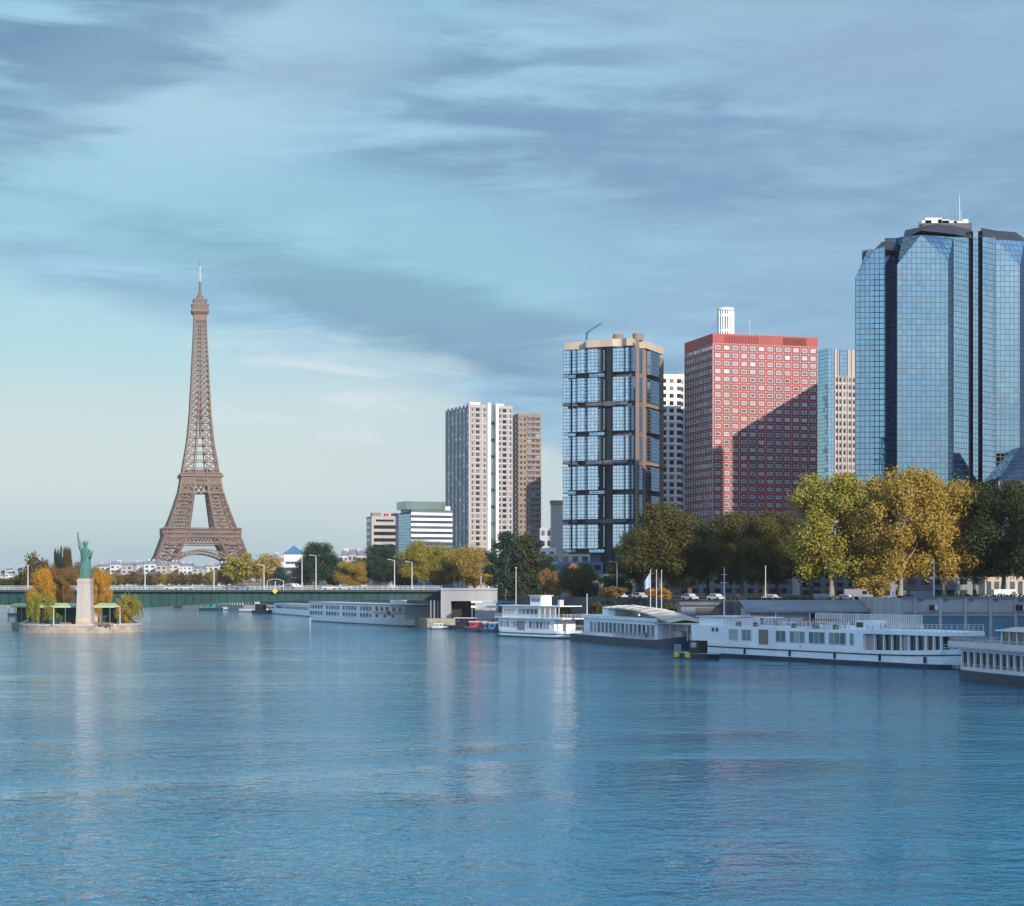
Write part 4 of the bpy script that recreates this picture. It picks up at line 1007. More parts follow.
b = MB(); b.prism([(A(412), 538), (A(428), 517), (A(500), 513), (A(500), 530), (A(441), 545)], -1, 2.9); b.build('stone_footing', m_quay, t)
t['label'] = 'grey concrete block with dark opening carrying the right end of the green bridge'
for px0, px1, y0, y1, m, lab in ((471, 497.5, 600.8, 608, m_offwhite, 'cream flat roofed canopy in front of the bridge end block'), (497.5, 517, 601.2, 607, m_blue2, 'blue flat roofed canopy between the bridge end and the paddle boat')):
    D = 508; t = thing('jetty_canopy', lab, 'canopy', (X((px0+px1)/2, D), D, 0))
    b = MB(); b.box(X(px0, D), D, Z(y0+2.2, D), X(px1, D), D+5, Z(y0, D)); b.build('roof', m, t)
    b = MB(); b.box(X(px0, D), D+.3, Z(y1, D), X(px1, D), D+.6, Z(y1-2.4, D)); b.build('lower_band', m, t)
    for q in (px0+1, px1-1): MB().box(X(q, D)-.12, D+1, -.5, X(q, D)+.12, D+1.24, Z(y0+2.2, D)).build('post', m_grey, t)
# bridge lamps
def lamp(px, ptop, D, z0, label, arm=1.6, group='street lamps on the bridge', r=.14, side=1):
    t = thing('street_lamp', label, 'street lamp', (X(px, D), D, z0), group); x, y = t.location.x, D; zt = Z(ptop, D)
    MB().tube([(x, y, z0), (x, y, z0+(zt-z0)*.5), (x, y, zt)], [r*1.4, r, r*.75], 8).build('pole', m_pole, t)
    MB().beam((x, y, zt-.1), (x-side*arm, y, zt+.15), .12).build('arm', m_pole, t); MB().box(x-side*arm-.5, y-.2, zt+.02, x-side*arm+.35, y+.2, zt+.22).build('lamp_head', m_lgrey, t)
    return t
for i, (px, top) in enumerate(((28, 566), (145, 568), (214, 565), (264, 565), (302, 557.5), (316, 555.5), (394.5, 560), (412, 562))):
    lamp(px, top, BD+(0.6 if i % 2 == 0 else 17), dk, f'grey bridge lamp, {ORD[i]} from the left along the green bridge')
# yellow diamond navigation sign
t = thing('navigation_sign', 'yellow diamond sign hanging on the bridge girder', 'sign', P(275, 591, BD-1.7)); x, y, z = t.location; s_ = .85
b = MB(); b.face([(x-s_, y-.05, z), (x, y-.05, z-s_), (x+s_, y-.05, z), (x, y-.05, z+s_)]); b.face([(x-s_, y, z), (x, y, z+s_), (x+s_, y, z), (x, y, z-s_)])
for a, c in (((-s_, 0), (0, -s_)), ((0, -s_), (s_, 0)), ((s_, 0), (0, s_)), ((0, s_), (-s_, 0))): b.face([(x+a[0], y-.05, z+a[1]), (x+a[0], y, z+a[1]), (x+c[0], y, z+c[1]), (x+c[0], y-.05, z+c[1])])
b.build('panel', m_yellow, t)
# bus shelter like arch on the bridge
t = thing('bus_shelter', 'white arched shelter standing on the bridge near the yellow sign', 'shelter', (X(274, BD), BD+3, dk)); x = t.location.x
pts = [(x-2.6+5.2*i/10, BD+3, dk+2.5+.7*math.sin(math.pi*i/10)) for i in range(11)]
b = MB()
for p, q in zip(pts, pts[1:]): b.face([p, q, (q[0], q[1]+2, q[2]), (p[0], p[1]+2, p[2])]); b.beam(p, q, .15)
b.build('roof', m_lgrey, t)
for q in (-2.4, 0, 2.4): MB().box(x+q-.06, BD+3, dk, x+q+.06, BD+3.12, dk+2.6).build('post', m_white, t)

# ---------------------------------------------------------------- cars
def make_car(col, label, z0=0):
    t = thing('parked_car', label, 'car', (0,0,0))
    side = [(-2.1,.35),(2.1,.35),(2.15,.75),(1.2,.92),(.55,1.42),(-1.0,1.46),(-1.75,.98),(-2.15,.9)]
    b = MB(); n = len(side); k = 0
    b.face([(x, -.85, z) for x, z in side]); b.face([(x, .85, z) for x, z in side[::-1]])
    for i in range(n):
        a, c = side[i], side[(i+1) % n]; b.face([(a[0], -.85, a[1]), (a[0], .85, a[1]), (c[0], .85, c[1]), (c[0], -.85, c[1])])
    b.build('body', col, t)
    b = MB()
    for y in (-.87, .86): b.box(-1.45, y, .95, .95, y+.01, 1.34)
    b.build('side_windows', m_dglass, t)
    for x in (-1.35, 1.35):
        for y in (-.88, .68): MB().tube([(x, y, .33), (x, y+.2, .33)], .33, 12).build('wheel', m_rubber, t)
    return t
car0 = None
def mkcar(col, name): 
    return mat(name, col, .3, metal=.3, var=.03)
ccols = [mkcar((.6,.6,.6), 'silver_car_paint'), mkcar((.04,.05,.07), 'black_car_paint'), mkcar((.7,.7,.7), 'white_car_paint'), mkcar((.05,.1,.2), 'blue_car_paint'), mkcar((.3,.03,.03), 'red_car_paint')]
cnm = ['silver', 'black', 'white', 'dark blue', 'red']
protos = {}
def car(x, y, z, a, ci, label, group):
    if ci not in protos: o = protos[ci] = make_car(ccols[ci], label)
    else: o = copy_tree(protos[ci])
    o.location = (x, y, z); o.rotation_euler = (0, 0, R(a)); tag(o, label, 'car', group); return o
for i, (px, ci) in enumerate(((172, 2), (186, 0), (231, 1), (287, 1), (243, 3), (345, 0), (330, 2))):
    car(X(px, BD+4), BD+4, dk+.004, 180 if i % 2 else 0, ci, f'{cnm[ci]} car on the bridge, {ORD[[172,186,231,243,287,330,345].index(px)]} from the left', 'cars crossing the bridge')
for i, (px, D, ci, a) in enumerate(((690, 400, 0, -60), (716, 396, 2, -55), (735, 394, 1, -50), (772, 380, 2, -40), (846, 374, 0, -30), (905, 352, 3, 0), (925, 352, 2, 0), (948, 356, 0, 0), (966, 352, 1, 5), (986, 352, 2, 0), (1008, 352, 4, 0), (620, 440, 2, -60), (640, 436, 0, -60))):
    s_ = sorted([690,716,735,772,846,905,925,948,966,986,1008,620,640]).index(px); car(X(px, D), D, 9.52, a, ci, f'{cnm[ci]} car parked on the street above the quay, {ORD[s_]} from the left', 'cars parked above the quay')

# ================================================================ island with statue
ID = 475; xc = X(80, 488)
def isl(r, n=16):
    pts = [(X(82,700)-r*.8, 700)]+[(xc-r*math.cos(a), 489-(r*.85)*math.sin(a)) for a in [math.pi*i/n for i in range(n+1)]]+[(X(82,700)+r*.8, 700)]
    return pts
b = MB(); b.prism(isl(16.6), -1, 1.75, top=isl(16.2)); tag(b.build('island_ground', m_quay), kind='structure')
t = thing('island_wall', 'low pale stone parapet ringing the tip of the island', 'wall', (xc, 475, 0))
b = MB(); o_, i_ = isl(16.4), isl(15.7)
for k in range(len(o_)-1):
    b.prism([o_[k], o_[k+1], i_[k+1], i_[k]], 1.76, 2.35)
b.build('coping', m_stone, t)
ID = 479
st = thing('statue', 'green copper robed statue raising a torch, on a tall pale pedestal at the island tip', 'statue', (X(85.2, ID), ID, 0)); sx0 = st.location.x
pb, pt_ = 2.0, Z(578.5, ID)
ped = MB(); 
def sq(r): return [(sx0-r, ID-r), (sx0+r, ID-r), (sx0+r, ID+r), (sx0-r, ID+r)]
ped.prism(sq(2.5), 1.7, 2.3); ped.prism(sq(2.05), 2.3, 4.2, top=sq(2.02)); ped.prism(sq(1.95), 4.2, pt_-1.0, top=sq(1.68)); ped.prism(sq(1.82), pt_-1.0, pt_-.6); ped.prism(sq(1.7), pt_-.6, pt_)
pedo = ped.build('pedestal', m_stone, st); MB().box(sx0-1.5, ID-2.16, 2.7, sx0+1.5, ID-2.1, 4.0).build('plaque_band', m_tan, pedo)
# figure: stacked rings with drapery folds, facing the viewer
k_ = (Z(542, ID)-pt_)/9.25
rings = [(0,1.55,1.35,.10),(.4,1.6,1.4,.10),(1.5,1.45,1.25,.12),(3.0,1.3,1.15,.12),(4.4,1.2,1.05,.11),(5.2,1.12,.95,.08),(5.9,1.18,.92,.06),(6.6,1.25,.88,.05),(7.2,1.22,.78,.04),(7.55,.85,.6,.02),(7.75,.42,.42,0),(8.0,.36,.38,0),(8.2,.5,.52,0),(8.55,.58,.6,0),(8.95,.52,.56,0),(9.2,.25,.28,0)]
b = MB(); n = 28
for z, rx, ry, fo in rings:
    for i in range(n):
        a = 2*math.pi*i/n; f_ = 1+fo*math.sin(7*a+z*.4)+fo*.6*math.sin(11*a-z*.8); lean_ = .10*math.sin(z*.35)
        b.v.append((sx0+rx*f_*math.cos(a)*k_+lean_, ID+ry*f_*math.sin(a)*k_, pt_+z*k_))
for q in range(len(rings)-1):
    for i in range(n): j = (i+1) % n; b.f.append([q*n+i, q*n+j, (q+1)*n+j, (q+1)*n+i]); b.m.append(0)
b.f.append([(len(rings)-1)*n+i for i in range(n)]); b.m.append(0)
S3 = lambda x, y, z: (sx0+x*k_, ID+y*k_, pt_+z*k_)
b.tube([S3(-.8,0,7.0), S3(-1.25,-.15,7.9), S3(-1.4,-.2,8.9), S3(-1.7,-.2,10.2), S3(-1.78,-.2,10.6)], [.52*k_, .46*k_, .36*k_, .24*k_, .22*k_], 10)
b.tube([S3(.95,0,6.9), S3(1.35,-.1,6.0), S3(1.45,-.55,5.2), S3(1.7,-.8,5.5)], [.5*k_, .44*k_, .32*k_, .24*k_], 10)
b.tube([S3(.9,-.4,6.9), S3(.2,-.9,5.2), S3(-.6,-1.05,3.2), S3(-.9,-1.2,1.0)], [.3*k_, .28*k_, .24*k_, .16*k_], 8)
b.tube([S3(0,-.55,8.62), S3(0,-.75,8.5)], [.12*k_, .08*k_], 6)
b.build('robed_figure', m_copper, st, smooth=True)
b = MB(); b.tube([S3(-1.78,-.2,10.4), S3(-1.8,-.2,11.1), S3(-1.8,-.2,11.25)], [.1*k_, .16*k_, .3*k_], 10); tor = b.build('torch', m_copper, st)
MB().tube([S3(-1.8,-.2,11.25), S3(-1.82,-.2,11.6), S3(-1.76,-.2,12.1)], [.2*k_, .26*k_, .04], 10).build('flame', m_gold, tor)
b = MB(); b.tube([S3(0,0,8.75), S3(0,-.02,8.95)], [.66*k_, .68*k_], 14)
for i in range(7):
    a = math.pi*(.08+.84*i/6); b.tube([S3(.6*math.cos(a), -.1, 8.9+.25*math.sin(a)), S3(1.15*math.cos(a), -.1, 9.1+.75*math.sin(a))], [.09*k_, .02], 5)
b.build('spiked_crown', m_copper, st)
b = MB(); c = S3(1.95, -.7, 6.2); b.beam(S3(1.6, -.75, 5.2), S3(2.25, -.6, 7.2), .95*k_, .22*k_); b.build('tablet', m_copper, st)
def pavilion(px0, px1, D, label, zr, roofm):
    t = thing('garden_pavilion', label, 'pavilion', (X((px0+px1)/2, D), D, 1.75)); x0, x1 = X(px0, D), X(px1, D)
    b = MB(); b.prism([(x0, D), (x1, D), (x1, D+7), (x0, D+7)], zr-.9, zr-.45); b.prism([(x0+.2, D+.2), (x1-.2, D+.2), (x1-.2, D+6.8), (x0+.2, D+6.8)], zr-.45, zr+.3, top=[(x0+1.5, D+3.2), (x1-1.5, D+3.2), (x1-1.5, D+3.8), (x0+1.5, D+3.8)]); b.build('roof', roofm, t)
    n = max(3, int((x1-x0)/2.6))
    for i in range(n+1):
        x = x0+.4+(x1-x0-.8)*i/n; MB().box(x-.09, D+.4, 1.75, x+.09, D+.58, zr-.9).build('post', m_teal, t)
    MB().box(x0+1, D+6.2, 1.75, x1-1, D+6.4, zr-1).build('back_hedge_screen', m_dgreen, t)
pavilion(30, 77.5, 482, 'pale green roofed pavilion on the island left of the pedestal', 7.5, m_palegreen)
pavilion(92, 119, 482, 'pale green roofed pavilion on the island right of the pedestal', 7.5, m_palegreen)
pavilion(7, 29, 520, 'pale green roofed landing stage at the left side of the island', 7.0, m_palegreen)
t = thing('landing_stage', 'stone landing block under the green roof left of the island', 'quay block', (X(20, 521), 521, 0)); MB().box(X(12, 521), 520.5, -1, X(30, 521), 540, 1.74).build('block', m_quay, t)
for i, px in enumerate((53.5, 120)):
    lamp(px, 606.5, 474 if i == 0 else 478, 2.3, ('short teal park lamp left of the statue pedestal', 'short teal park lamp right of the statue pedestal')[i], arm=.35, group='park lamps on the island', r=.1)
for i, px in enumerate((62, 68, 97, 104, 110)):
    D = 476; x = X(px, D); t = thing('park_bench', f'small park bench on the island tip, {ORD[i]} from the left', 'bench', (x, D, 1.75), 'benches on the island')
    MB().box(x-.8, D, 2.15, x+.8, D+.5, 2.22).build('seat', m_wood, t); MB().box(x-.8, D+.5, 2.3, x+.8, D+.56, 2.75).build('backrest', m_wood, t)
    for q in (-.65, .65): MB().box(x+q-.04, D+.05, 1.75, x+q+.04, D+.5, 2.15).build('leg', m_black, t)
g_i = 'trees on the island'
for a in ((42, 484, 592, 30, 'willow', lm_willow, 'weeping willow drooping at the left side of the island tip', 'willow', 1.8), (129, 486, 594, 26, 'willow', lm_willow, 'weeping willow drooping at the right end of the island tip', 'willow', 1.8),
          (124, 483, 600, 16, 'bush', lm_gold, 'golden bush in front of the right willow', 'bush', 1.8), (44, 500, 567, 34, 'round', lm_orange, 'orange brown maple at the left of the island, over the willow', 'maple', 1.8),
          (59, 506, 572, 26, 'round', lm_brown, 'bronze maple left of the statue pedestal', 'maple', 1.8), (99, 500, 571, 24, 'tall', lm_orange, 'bright orange tree just right of the pedestal', 'maple', 1.8),
          (36, 560, 551, 30, 'far', lm_olive, 'taller olive tree behind the orange brown maple', 'tree', 1.8), (48, 575, 557, 22, 'round', lm_brown, 'bronze tree behind the island maples, left', 'tree', 1.8), (66, 570, 560, 30, 'round', lm_brown, 'bronze tree behind the statue, left of it', 'tree', 1.8),
          (82, 580, 560, 26, 'round', lm_brown, 'bronze tree directly behind the statue', 'tree', 1.8), (97, 575, 563, 22, 'round', lm_brown, 'bronze tree behind the bright orange tree', 'tree', 1.8), (24, 566, 563, 20, 'round', lm_olive, 'small olive tree at the left of the island beyond the bridge', 'tree', 1.8),
          (58.5, 590, 545, 11, 'tall', lm_bluegreen, 'dark upright tree behind the statue, left one of two', 'poplar', 1.8), (67, 592, 547, 12, 'tall', lm_olive, 'olive upright tree behind the statue, right one of two', 'poplar', 1.8)):
    tree(a[0], a[1], a[2], a[8], a[3], a[4], a[5], a[6], a[7], g_i)

# ================================================================ boats
class Boat:
    """local frame: x along the river side from the left end, y inland, z up from the water"""
    def __init__(s, name, label, cat, A, B_, beam, group=None):
        s.A, s.B = A, B_; s.L = math.hypot(B_[0]-A[0], B_[1]-A[1]); s.dx = ((B_[0]-A[0])/s.L, (B_[1]-A[1])/s.L); s.bm = beam
        s.t = thing(name, label, cat, (0,0,0), group)
    def x(s, px): k = (px-512)/F; return (s.A[1]*k-s.A[0])/(s.dx[0]-s.dx[1]*k)
    def z(s, py, px): x = s.x(px); return CH-(py-HZ)/F*(s.A[1]+s.dx[1]*x)
    def done(s): s.t.location = (s.A[0], s.A[1], 0); s.t.rotation_euler = (0, 0, math.atan2(s.dx[1], s.dx[0]))
    def hull(s, m, zd, tl=.1, tr=.15, zb=.5, sheer=(0, 0), flare=.75, name='hull', point=(0, 0), rub=None):
        b = MB(); n = 30; sec = []
        for i in range(n+1):
            u = i/n; x = u*s.L
            h = 1.0
            if u < tl: h = min(h, point[0]+(1-point[0])*math.sin(math.pi/2*u/tl)**.7)
            if u > 1-tr: h = min(h, point[1]+(1-point[1])*math.sin(math.pi/2*(1-u)/tr)**.7)
            hw = max(.03, h)*s.bm/2; z = zd+sheer[0]*max(0, 1-u/.3)**2+sheer[1]*max(0, (u-.7)/.3)**2
            wl = hw*(flare+(1-flare)*h); xo = 0
            if u > 1-tr: xo = -(1-h)*s.L*tr*.25
            if u < tl: xo = (1-h)*s.L*tl*.25
            c = s.bm/2
            sec.append([(x+xo, c-wl, -.6), (x+xo*.8, c-wl-(hw-wl)*.2, zb), (x, c-hw, z), (x, c+hw, z), (x+xo*.8, c+wl+(hw-wl)*.2, zb), (x+xo, c+wl, -.6)])
        for a, c in zip(sec, sec[1:]):
            for k in range(5):
                b.face([a[k], c[k], c[k+1], a[k+1]], {0: 1, 4: 1, 2: 2}.get(k, 0))
        b.face(sec[0][::-1], 0); b.face(sec[-1], 0)
        o = b.build(name, [m, m_navy, m_lgrey], s.t)
        if rub:
            b = MB()
            for a, c in zip(sec, sec[1:]):
                fz = lambda q: q[1][2]+(q[2][2]-q[1][2])*rub
                pa = (a[1][0]+(a[2][0]-a[1][0])*rub, a[1][1]+(a[2][1]-a[1][1])*rub-.03, fz(a)); pc = (c[1][0]+(c[2][0]-c[1][0])*rub, c[1][1]+(c[2][1]-c[1][1])*rub-.03, fz(c)); b.beam(pa, pc, .16, .2)
            b.build('rubbing_strake', m_navy, s.t)
        return o
    def box(s, name, x0, x1, y0, y1, z0, z1, m): return MB().box(x0, y0, z0, x1, y1, z1).build(name, m, s.t)
    def rail(s, pts, z, h, step=1.2, nr=3, m=None, name='railing', th=.06, mid=False):
        b = MB()
        for (x0, y0), (x1, y1) in zip(pts, pts[1:]):
            l = math.hypot(x1-x0, y1-y0); n = max(1, int(l/step))
            for i in range(n+1): b.beam((x0+(x1-x0)*i/n, y0+(y1-y0)*i/n, z), (x0+(x1-x0)*i/n, y0+(y1-y0)*i/n, z+h), th)
            for k in range(nr): b.beam((x0, y0, z+h*(k+1)/nr), (x1, y1, z+h*(k+1)/nr), th)
        return b.build(name, m or m_offwhite, s.t)
    def wins(s, xs, z, w, h, y, m, frame=None, name='window', limit=100): wins(s.t, [(x, y, z, 0) for x in xs], m, w, h, .12, name=name, frame=frame, limit=limit)

# ---- the long white restaurant boat
B = Boat('restaurant_boat', 'long white restaurant boat with rows of square windows and a fenced upper deck', 'boat', (31, 336), (69, 277), 10.5)
B.hull(m_white, 2.6, .10, .13, .75, (.3, .8), .8, point=(.3, 0), rub=.62)
x0, x1 = B.x(690), B.x(862)
B.box('main_cabin', x0, x1, .25, 10.2, 2.5, 5.75, m_white)
B.box('aft_cabin', B.x(694), B.x(722), 1.2, 9, 5.75, 7.2, m_white); B.box('aft_cabin_roof', B.x(692), B.x(724), .9, 9.3, 7.2, 7.4, m_offwhite)
for p0, p1 in ((728, 737), (741, 750.5), (775, 785), (789, 804), (808, 824), (828, 845), (849, 853)):
    a, c = B.x(p0), B.x(p1); n = max(1, round((c-a)/1.5)); w_ = (c-a)/n
    B.wins([a+w_*(i+.5) for i in range(n)], 4.25, w_*.86, 1.85, .2, m_tealglass, frame=(m_offwhite, .06, .03))
B.box('brown_door', B.x(758), B.x(767), .12, .3, 2.7, 5.3, m_brown)
B.wins([B.x(p) for p in (712, 716)], 5.0, .6, .7, .2, m_dglass, name='porthole')
B.wins([B.x(p) for p in range(704, 925, 11)], 1.15, .35, .3, .30, m_dglass, name='porthole')
# glazed forward saloon under the overhanging roof
xa, xb = B.x(862), B.x(938)
B.box('saloon_wall', xa, xb-.5, 1.2, 9.2, 2.5, 5.2, m_dglass)
for i, p in enumerate((862, 871, 880, 888, 897, 905, 913, 922, 930, 937)):
    x = B.x(p); B.box('saloon_post', x-.12, x+.12, .75, 1.2, 2.5, 5.2, m_white)
B.box('saloon_panel', B.x(863), B.x(870), 1.0, 1.2, 2.6, 5.1, m_pinkw); B.box('saloon_panel', B.x(899), B.x(903), 1.0, 1.2, 2.6, 5.1, m_pinkw); B.box('saloon_panel', B.x(919), B.x(923.5), 1.0, 1.2, 2.6, 5.1, m_pinkw)
MB().prism([(xa-1.5, .2), (B.x(941), .8), (B.x(951), 3.0), (B.x(951), 7.5), (B.x(941), 9.6), (xa-1.5, 10.2)], 5.2, 5.85).build('saloon_roof', m_white, B.t)
B.box('pilot_cabin', B.x(848), B.x(858), 1.6, 6.5, 5.75, 7.3, m_white); B.box('pilot_window', B.x(849.5), B.x(856), 1.5, 1.6, 6.2, 7.0, m_dglass)
B.rail([(B.x(878), 10.0), (B.x(878), .6), (B.x(941), 1.0), (B.x(950), 3.1), (B.x(950), 7.4)], 5.85, 1.15, .9, 3, th=.08)
B.rail([(B.x(722), .35), (B.x(848), .35)], 5.75, 1.1, 1.0, 3, th=.08); B.rail([(B.x(722), 10.1), (B.x(877), 10.1)], 5.75, 1.2, 1.0, 3, th=.08)
for i, p in enumerate((700, 745, 790, 835, 880, 925)): MB().tube([(B.x(p), -.06, 1.9), (B.x(p), -.1, .9)], .22, 8).build('fender', m_black, B.t)
B.rail([(B.x(940), .9), (B.x(952), 3.6)], 3.0, .9, .7, 2)
B.rail([(.8, 2), (4.5, .4), (B.x(690), .4)], 2.8, .9, .9, 2)
B.box('mooring_post', B.x(944), B.x(944)+.3, 2.2, 2.5, 3.0, 3.7, m_navy)
B.box('stern_locker', 1.5, 4, 3, 7, 2.8, 4.6, m_white); B.box('fore_hatch', B.x(936), B.x(939), 3, 6, 2.8, 3.6, m_white)
xm = B.x(703); MB().tube([(xm, 5, 7.4), (xm, 5, B.z(567, 703))], [.16, .07], 8).build('mast', m_pole, B.t); b = MB(); b.beam((xm-1.2, 5, 13.5), (xm+1.2, 5, 13.5), .1); b.beam((xm-.8, 5, 15), (xm+.8, 5, 15), .1); b.build('mast_crosstree', m_pole, B.t)
for p, w_ in ((733, 9), (748, 10)):
    B.box('awning', B.x(p), B.x(p+w_), 1.5, 6, 7.3, 7.42, m_redc if p == 733 else m_white)
    for q in (p, p+w_): B.box('awning_post', B.x(q)-.05, B.x(q)+.05, 1.5, 1.6, 5.75, 7.3, m_white)
B.box('awning', B.x(796), B.x(822), 1.2, 4.5, 7.15, 7.27, m_redc)
for q in (796, 805, 814, 822): B.box('awning_post', B.x(q)-.05, B.x(q)+.05, 1.2, 1.3, 5.75, 7.15, m_white)
B.box('deck_trellis', B.x(778), B.x(846), 8.6, 8.7, 5.75, 6.2, m_white)
b = MB(); 
for i in range(60): x = B.x(775)+(B.x(880)-B.x(775))*i/59; b.box(x-.09, 9.4, 5.75, x+.09, 9.5, 8.1)
b.box(B.x(775), 9.4, 8.1, B.x(880), 9.5, 8.2); b.build('wind_screen', m_offwhite, B.t)
for i, p in enumerate((866, 872, 878, 884)): MB().tube([(B.x(p)-.5, 8.2, 6.25), (B.x(p)+.5, 8.2, 6.25)], .38, 10).build('life_raft', m_offwhite, B.t)
for i, p in enumerate((735, 752, 790, 812, 832)):
    o = B.box('planter', B.x(p)-.5, B.x(p)+.5, .6, 1.1, 5.76, 6.2, m_wood); MB().prism([(B.x(p)-.5, .6), (B.x(p)+.5, .6), (B.x(p)+.5, 1.1), (B.x(p)-.5, 1.1)], 6.21, 6.6, top=[(B.x(p)-.3, .7), (B.x(p)+.3, .7), (B.x(p)+.3, 1), (B.x(p)-.3, 1)]).build('planting', lm_dark, o)
for p in (728, 800, 870): MB().tube([(B.x(p)+.38*math.cos(a*math.pi/6), .1, 2.3+.38*math.sin(a*math.pi/6)) for a in range(13)], .09, 6, cap=False).build('lifebuoy', m_redc, B.t)
for x_, y_ in ((2, 10.2), (B.L-4, 8.5)): MB().tube([(x_, y_-.5, 2.7), (x_+1.5, y_+1.5, 2.45), (x_+3, y_+3.2, 2.7)], .06, 6).build('mooring_rope', m_cream, B.t)
BB = B; B.done()
def bw(x, y, z):   # boat-local point to world
    c, s_ = B.dx[0], B.dx[1]; return (B.A[0]+x*c-y*s_, B.A[1]+x*s_+y*c, z)
def deck_table(x, y, z, label, rot, group):
    t = thing('deck_table', label, 'table', bw(x, y, z), group); X0, Y0, Z0 = t.location
    MB().tube([(X0, Y0, Z0), (X0, Y0, Z0+.72)], .06, 6).build('leg', m_grey, t); MB().tube([(X0, Y0, Z0+.72), (X0, Y0, Z0+.77)], .5, 10).build('table_top', m_white, t); return t
chm = None
def chair_mesh(m):
    b = MB(); b.box(-.22, -.22, .42, .22, .22, .46); b.box(-.22, .19, .46, .22, .23, .92)
    for a in (-.2, .2):
        for c in (-.2, .2): b.box(a-.02, c-.02, 0, a+.02, c+.02, .42)
    return b.build('deck_chair', m)
ch = {0: chair_mesh(m_white), 1: chair_mesh(m_redc)}; used = set(); q = 0; rd = random.Random(3)
for i in range(14):
    p = 770+i*8.1 + (4 if i > 8 else 0); x = B.x(p)
    if 845 < p < 861: continue
    deck_table(x, 2.2, 5.86, f'round white table, {ORD[i]} from the left on the long white boat deck', 0, 'tables on the upper deck')
    for sgn in (-1, 1):
        ci = rd.random() < .3; ci = int(ci)
        if ci not in used: o = ch[ci]; used.add(ci)
        else: o = ch[ci].copy(); COL.objects.link(o)
        o.location = bw(x+sgn*.75, 2.2, 5.86); o.rotation_euler = (0, 0, math.atan2(B.dx[1], B.dx[0])-sgn*math.pi/2)
        tag(o, f'{("white","red")[ci]} chair {("left","right")[sgn > 0]} of the {ORD[i]} table on the long white boat', 'chair', 'chairs on the upper deck')

# ---- small work boat with yellow fenders by its left end
B = Boat('work_boat', 'small dark work boat with yellow fenders against the end of the white boat', 'boat', (28.5, 325), (35, 315), 3.4)
B.hull(m_navy, 1.0, .15, .25, .2); B.box('cabin', 4.5, 7.5, .7, 2.6, 1.0, 3.2, m_black); B.box('cabin_window', 5.2, 6.8, .62, .72, 2.0, 2.9, m_skyglass)
for x in (1.6, 4.8): B.box('fender', x, x+1.2, -.35, .15, .2, 1.0, m_yellow)
B.box('outboard_engine', -.3, .5, 1.2, 2.2, .8, 2.4, m_grey); B.box('mast', 4.0, 4.15, 1.6, 1.75, 1, 5, m_yellow); B.done()

# ---- right edge houseboat
B = Boat('passenger_boat', 'two storey white boat with tall windows and balcony at the right edge', 'boat', (61.5, 252), (74.5, 204), 9)
B.hull(m_navy, 1.5, .06, .1, .3, (.1, 0), .9, point=(.6, .4))
B.box('lower_cabin', 1.8, 46, .9, 8.2, 1.5, 4.45, m_dglass)
for i in range(26):
    x = 1.8+i*1.15 if i < 25 else 1.8; x = 1.8+i*1.72*1.0
    if x > 46: break
    B.box('cabin_post', x-.13, x+.13, .6, .9, 1.5, 4.45, m_white)
B.box('window_sill_band', 1.6, 46, .55, .88, 1.5, 1.95, m_white); B.box('lintel_band', 1.6, 46, .5, .9, 4.1, 4.5, m_white)
B.box('balcony_floor', -.4, 47, -.3, 9.2, 4.5, 4.72, m_pinkw)
B.rail([(-.3, 9), (-.3, -.2), (47, -.2)], 4.72, 1.2, .38, 2, th=.055); B.rail([(.3, 9), (.3, .1), (48, .1)], 1.5, .95, 1.1, 3, th=.05)
B.box('balcony_fascia', -.4, 47, -.32, -.26, 4.72, 5.5, m_offwhite)
B.box('upper_cabin', B.x(992), 44, 1.6, 7.6, 4.72, 7.2, m_dglass)
for i in range(22):
    x = B.x(992)+i*1.9
    if x > 44: break
    B.box('upper_post', x-.12, x+.12, 1.45, 1.6, 4.72, 7.2, m_white)
MB().prism([(B.x(989), .9), (45, .9), (45, 8.2), (B.x(989), 8.2)], 7.2, 7.7, top=[(B.x(989)+2, 2.6), (44, 2.6), (44, 7), (B.x(989)+2, 7)]).build('upper_roof', m_tanroof, B.t)
B.box('upper_fascia', B.x(989), 45, .88, .98, 7.15, 7.35, m_white); B.box('roof_vent', B.x(1010), B.x(1010)+.7, 3, 3.7, 7.6, 8.4, m_white)
b = MB(); b.box(-2.2, 3, .3, 0, 6, .5); b.build('swim_platform', m_grey, B.t); B.rail([(-2.2, 6), (-2.2, 3), (0, 3)], .5, 1.6, .5, 3, th=.06); B.done()

# ---- barge with white pavilion and curved tan roof
B = Boat('restaurant_barge', 'dark hulled barge with white glazed pavilion and curved tan roof', 'boat', (12.6, 420), (33.5, 355), 9)
B.hull(m_navy, 1.6, .05, .14, .4, (0, 1.6), .85, point=(.5, 0))
xa, xb = B.x(579), B.x(652)
B.box('pavilion', xa, xb, 1.2, 8, 1.6, 5.4, m_white)
n = 16; B.wins([xa+4+(xb-xa-5)*(i+.5)/n for i in range(n)], 3.5, (xb-xa-5)/n*.72, 2.3, 1.15, m_glass, frame=(m_white, .06, .04))
B.box('pavilion_fascia', xa-.4, xb+.6, .8, 8.4, 5.4, 6.1, m_white); B.box('end_tower', B.x(594), B.x(606), 2, 8, 6.1, 8.1, m_white)
prof_ = [(B.x(600), 8.3), (B.x(615), 8.5), (B.x(632), 8.15), (B.x(648), 7.3), (B.x(658), 6.5), (B.x(666), 5.9)]
b = MB()
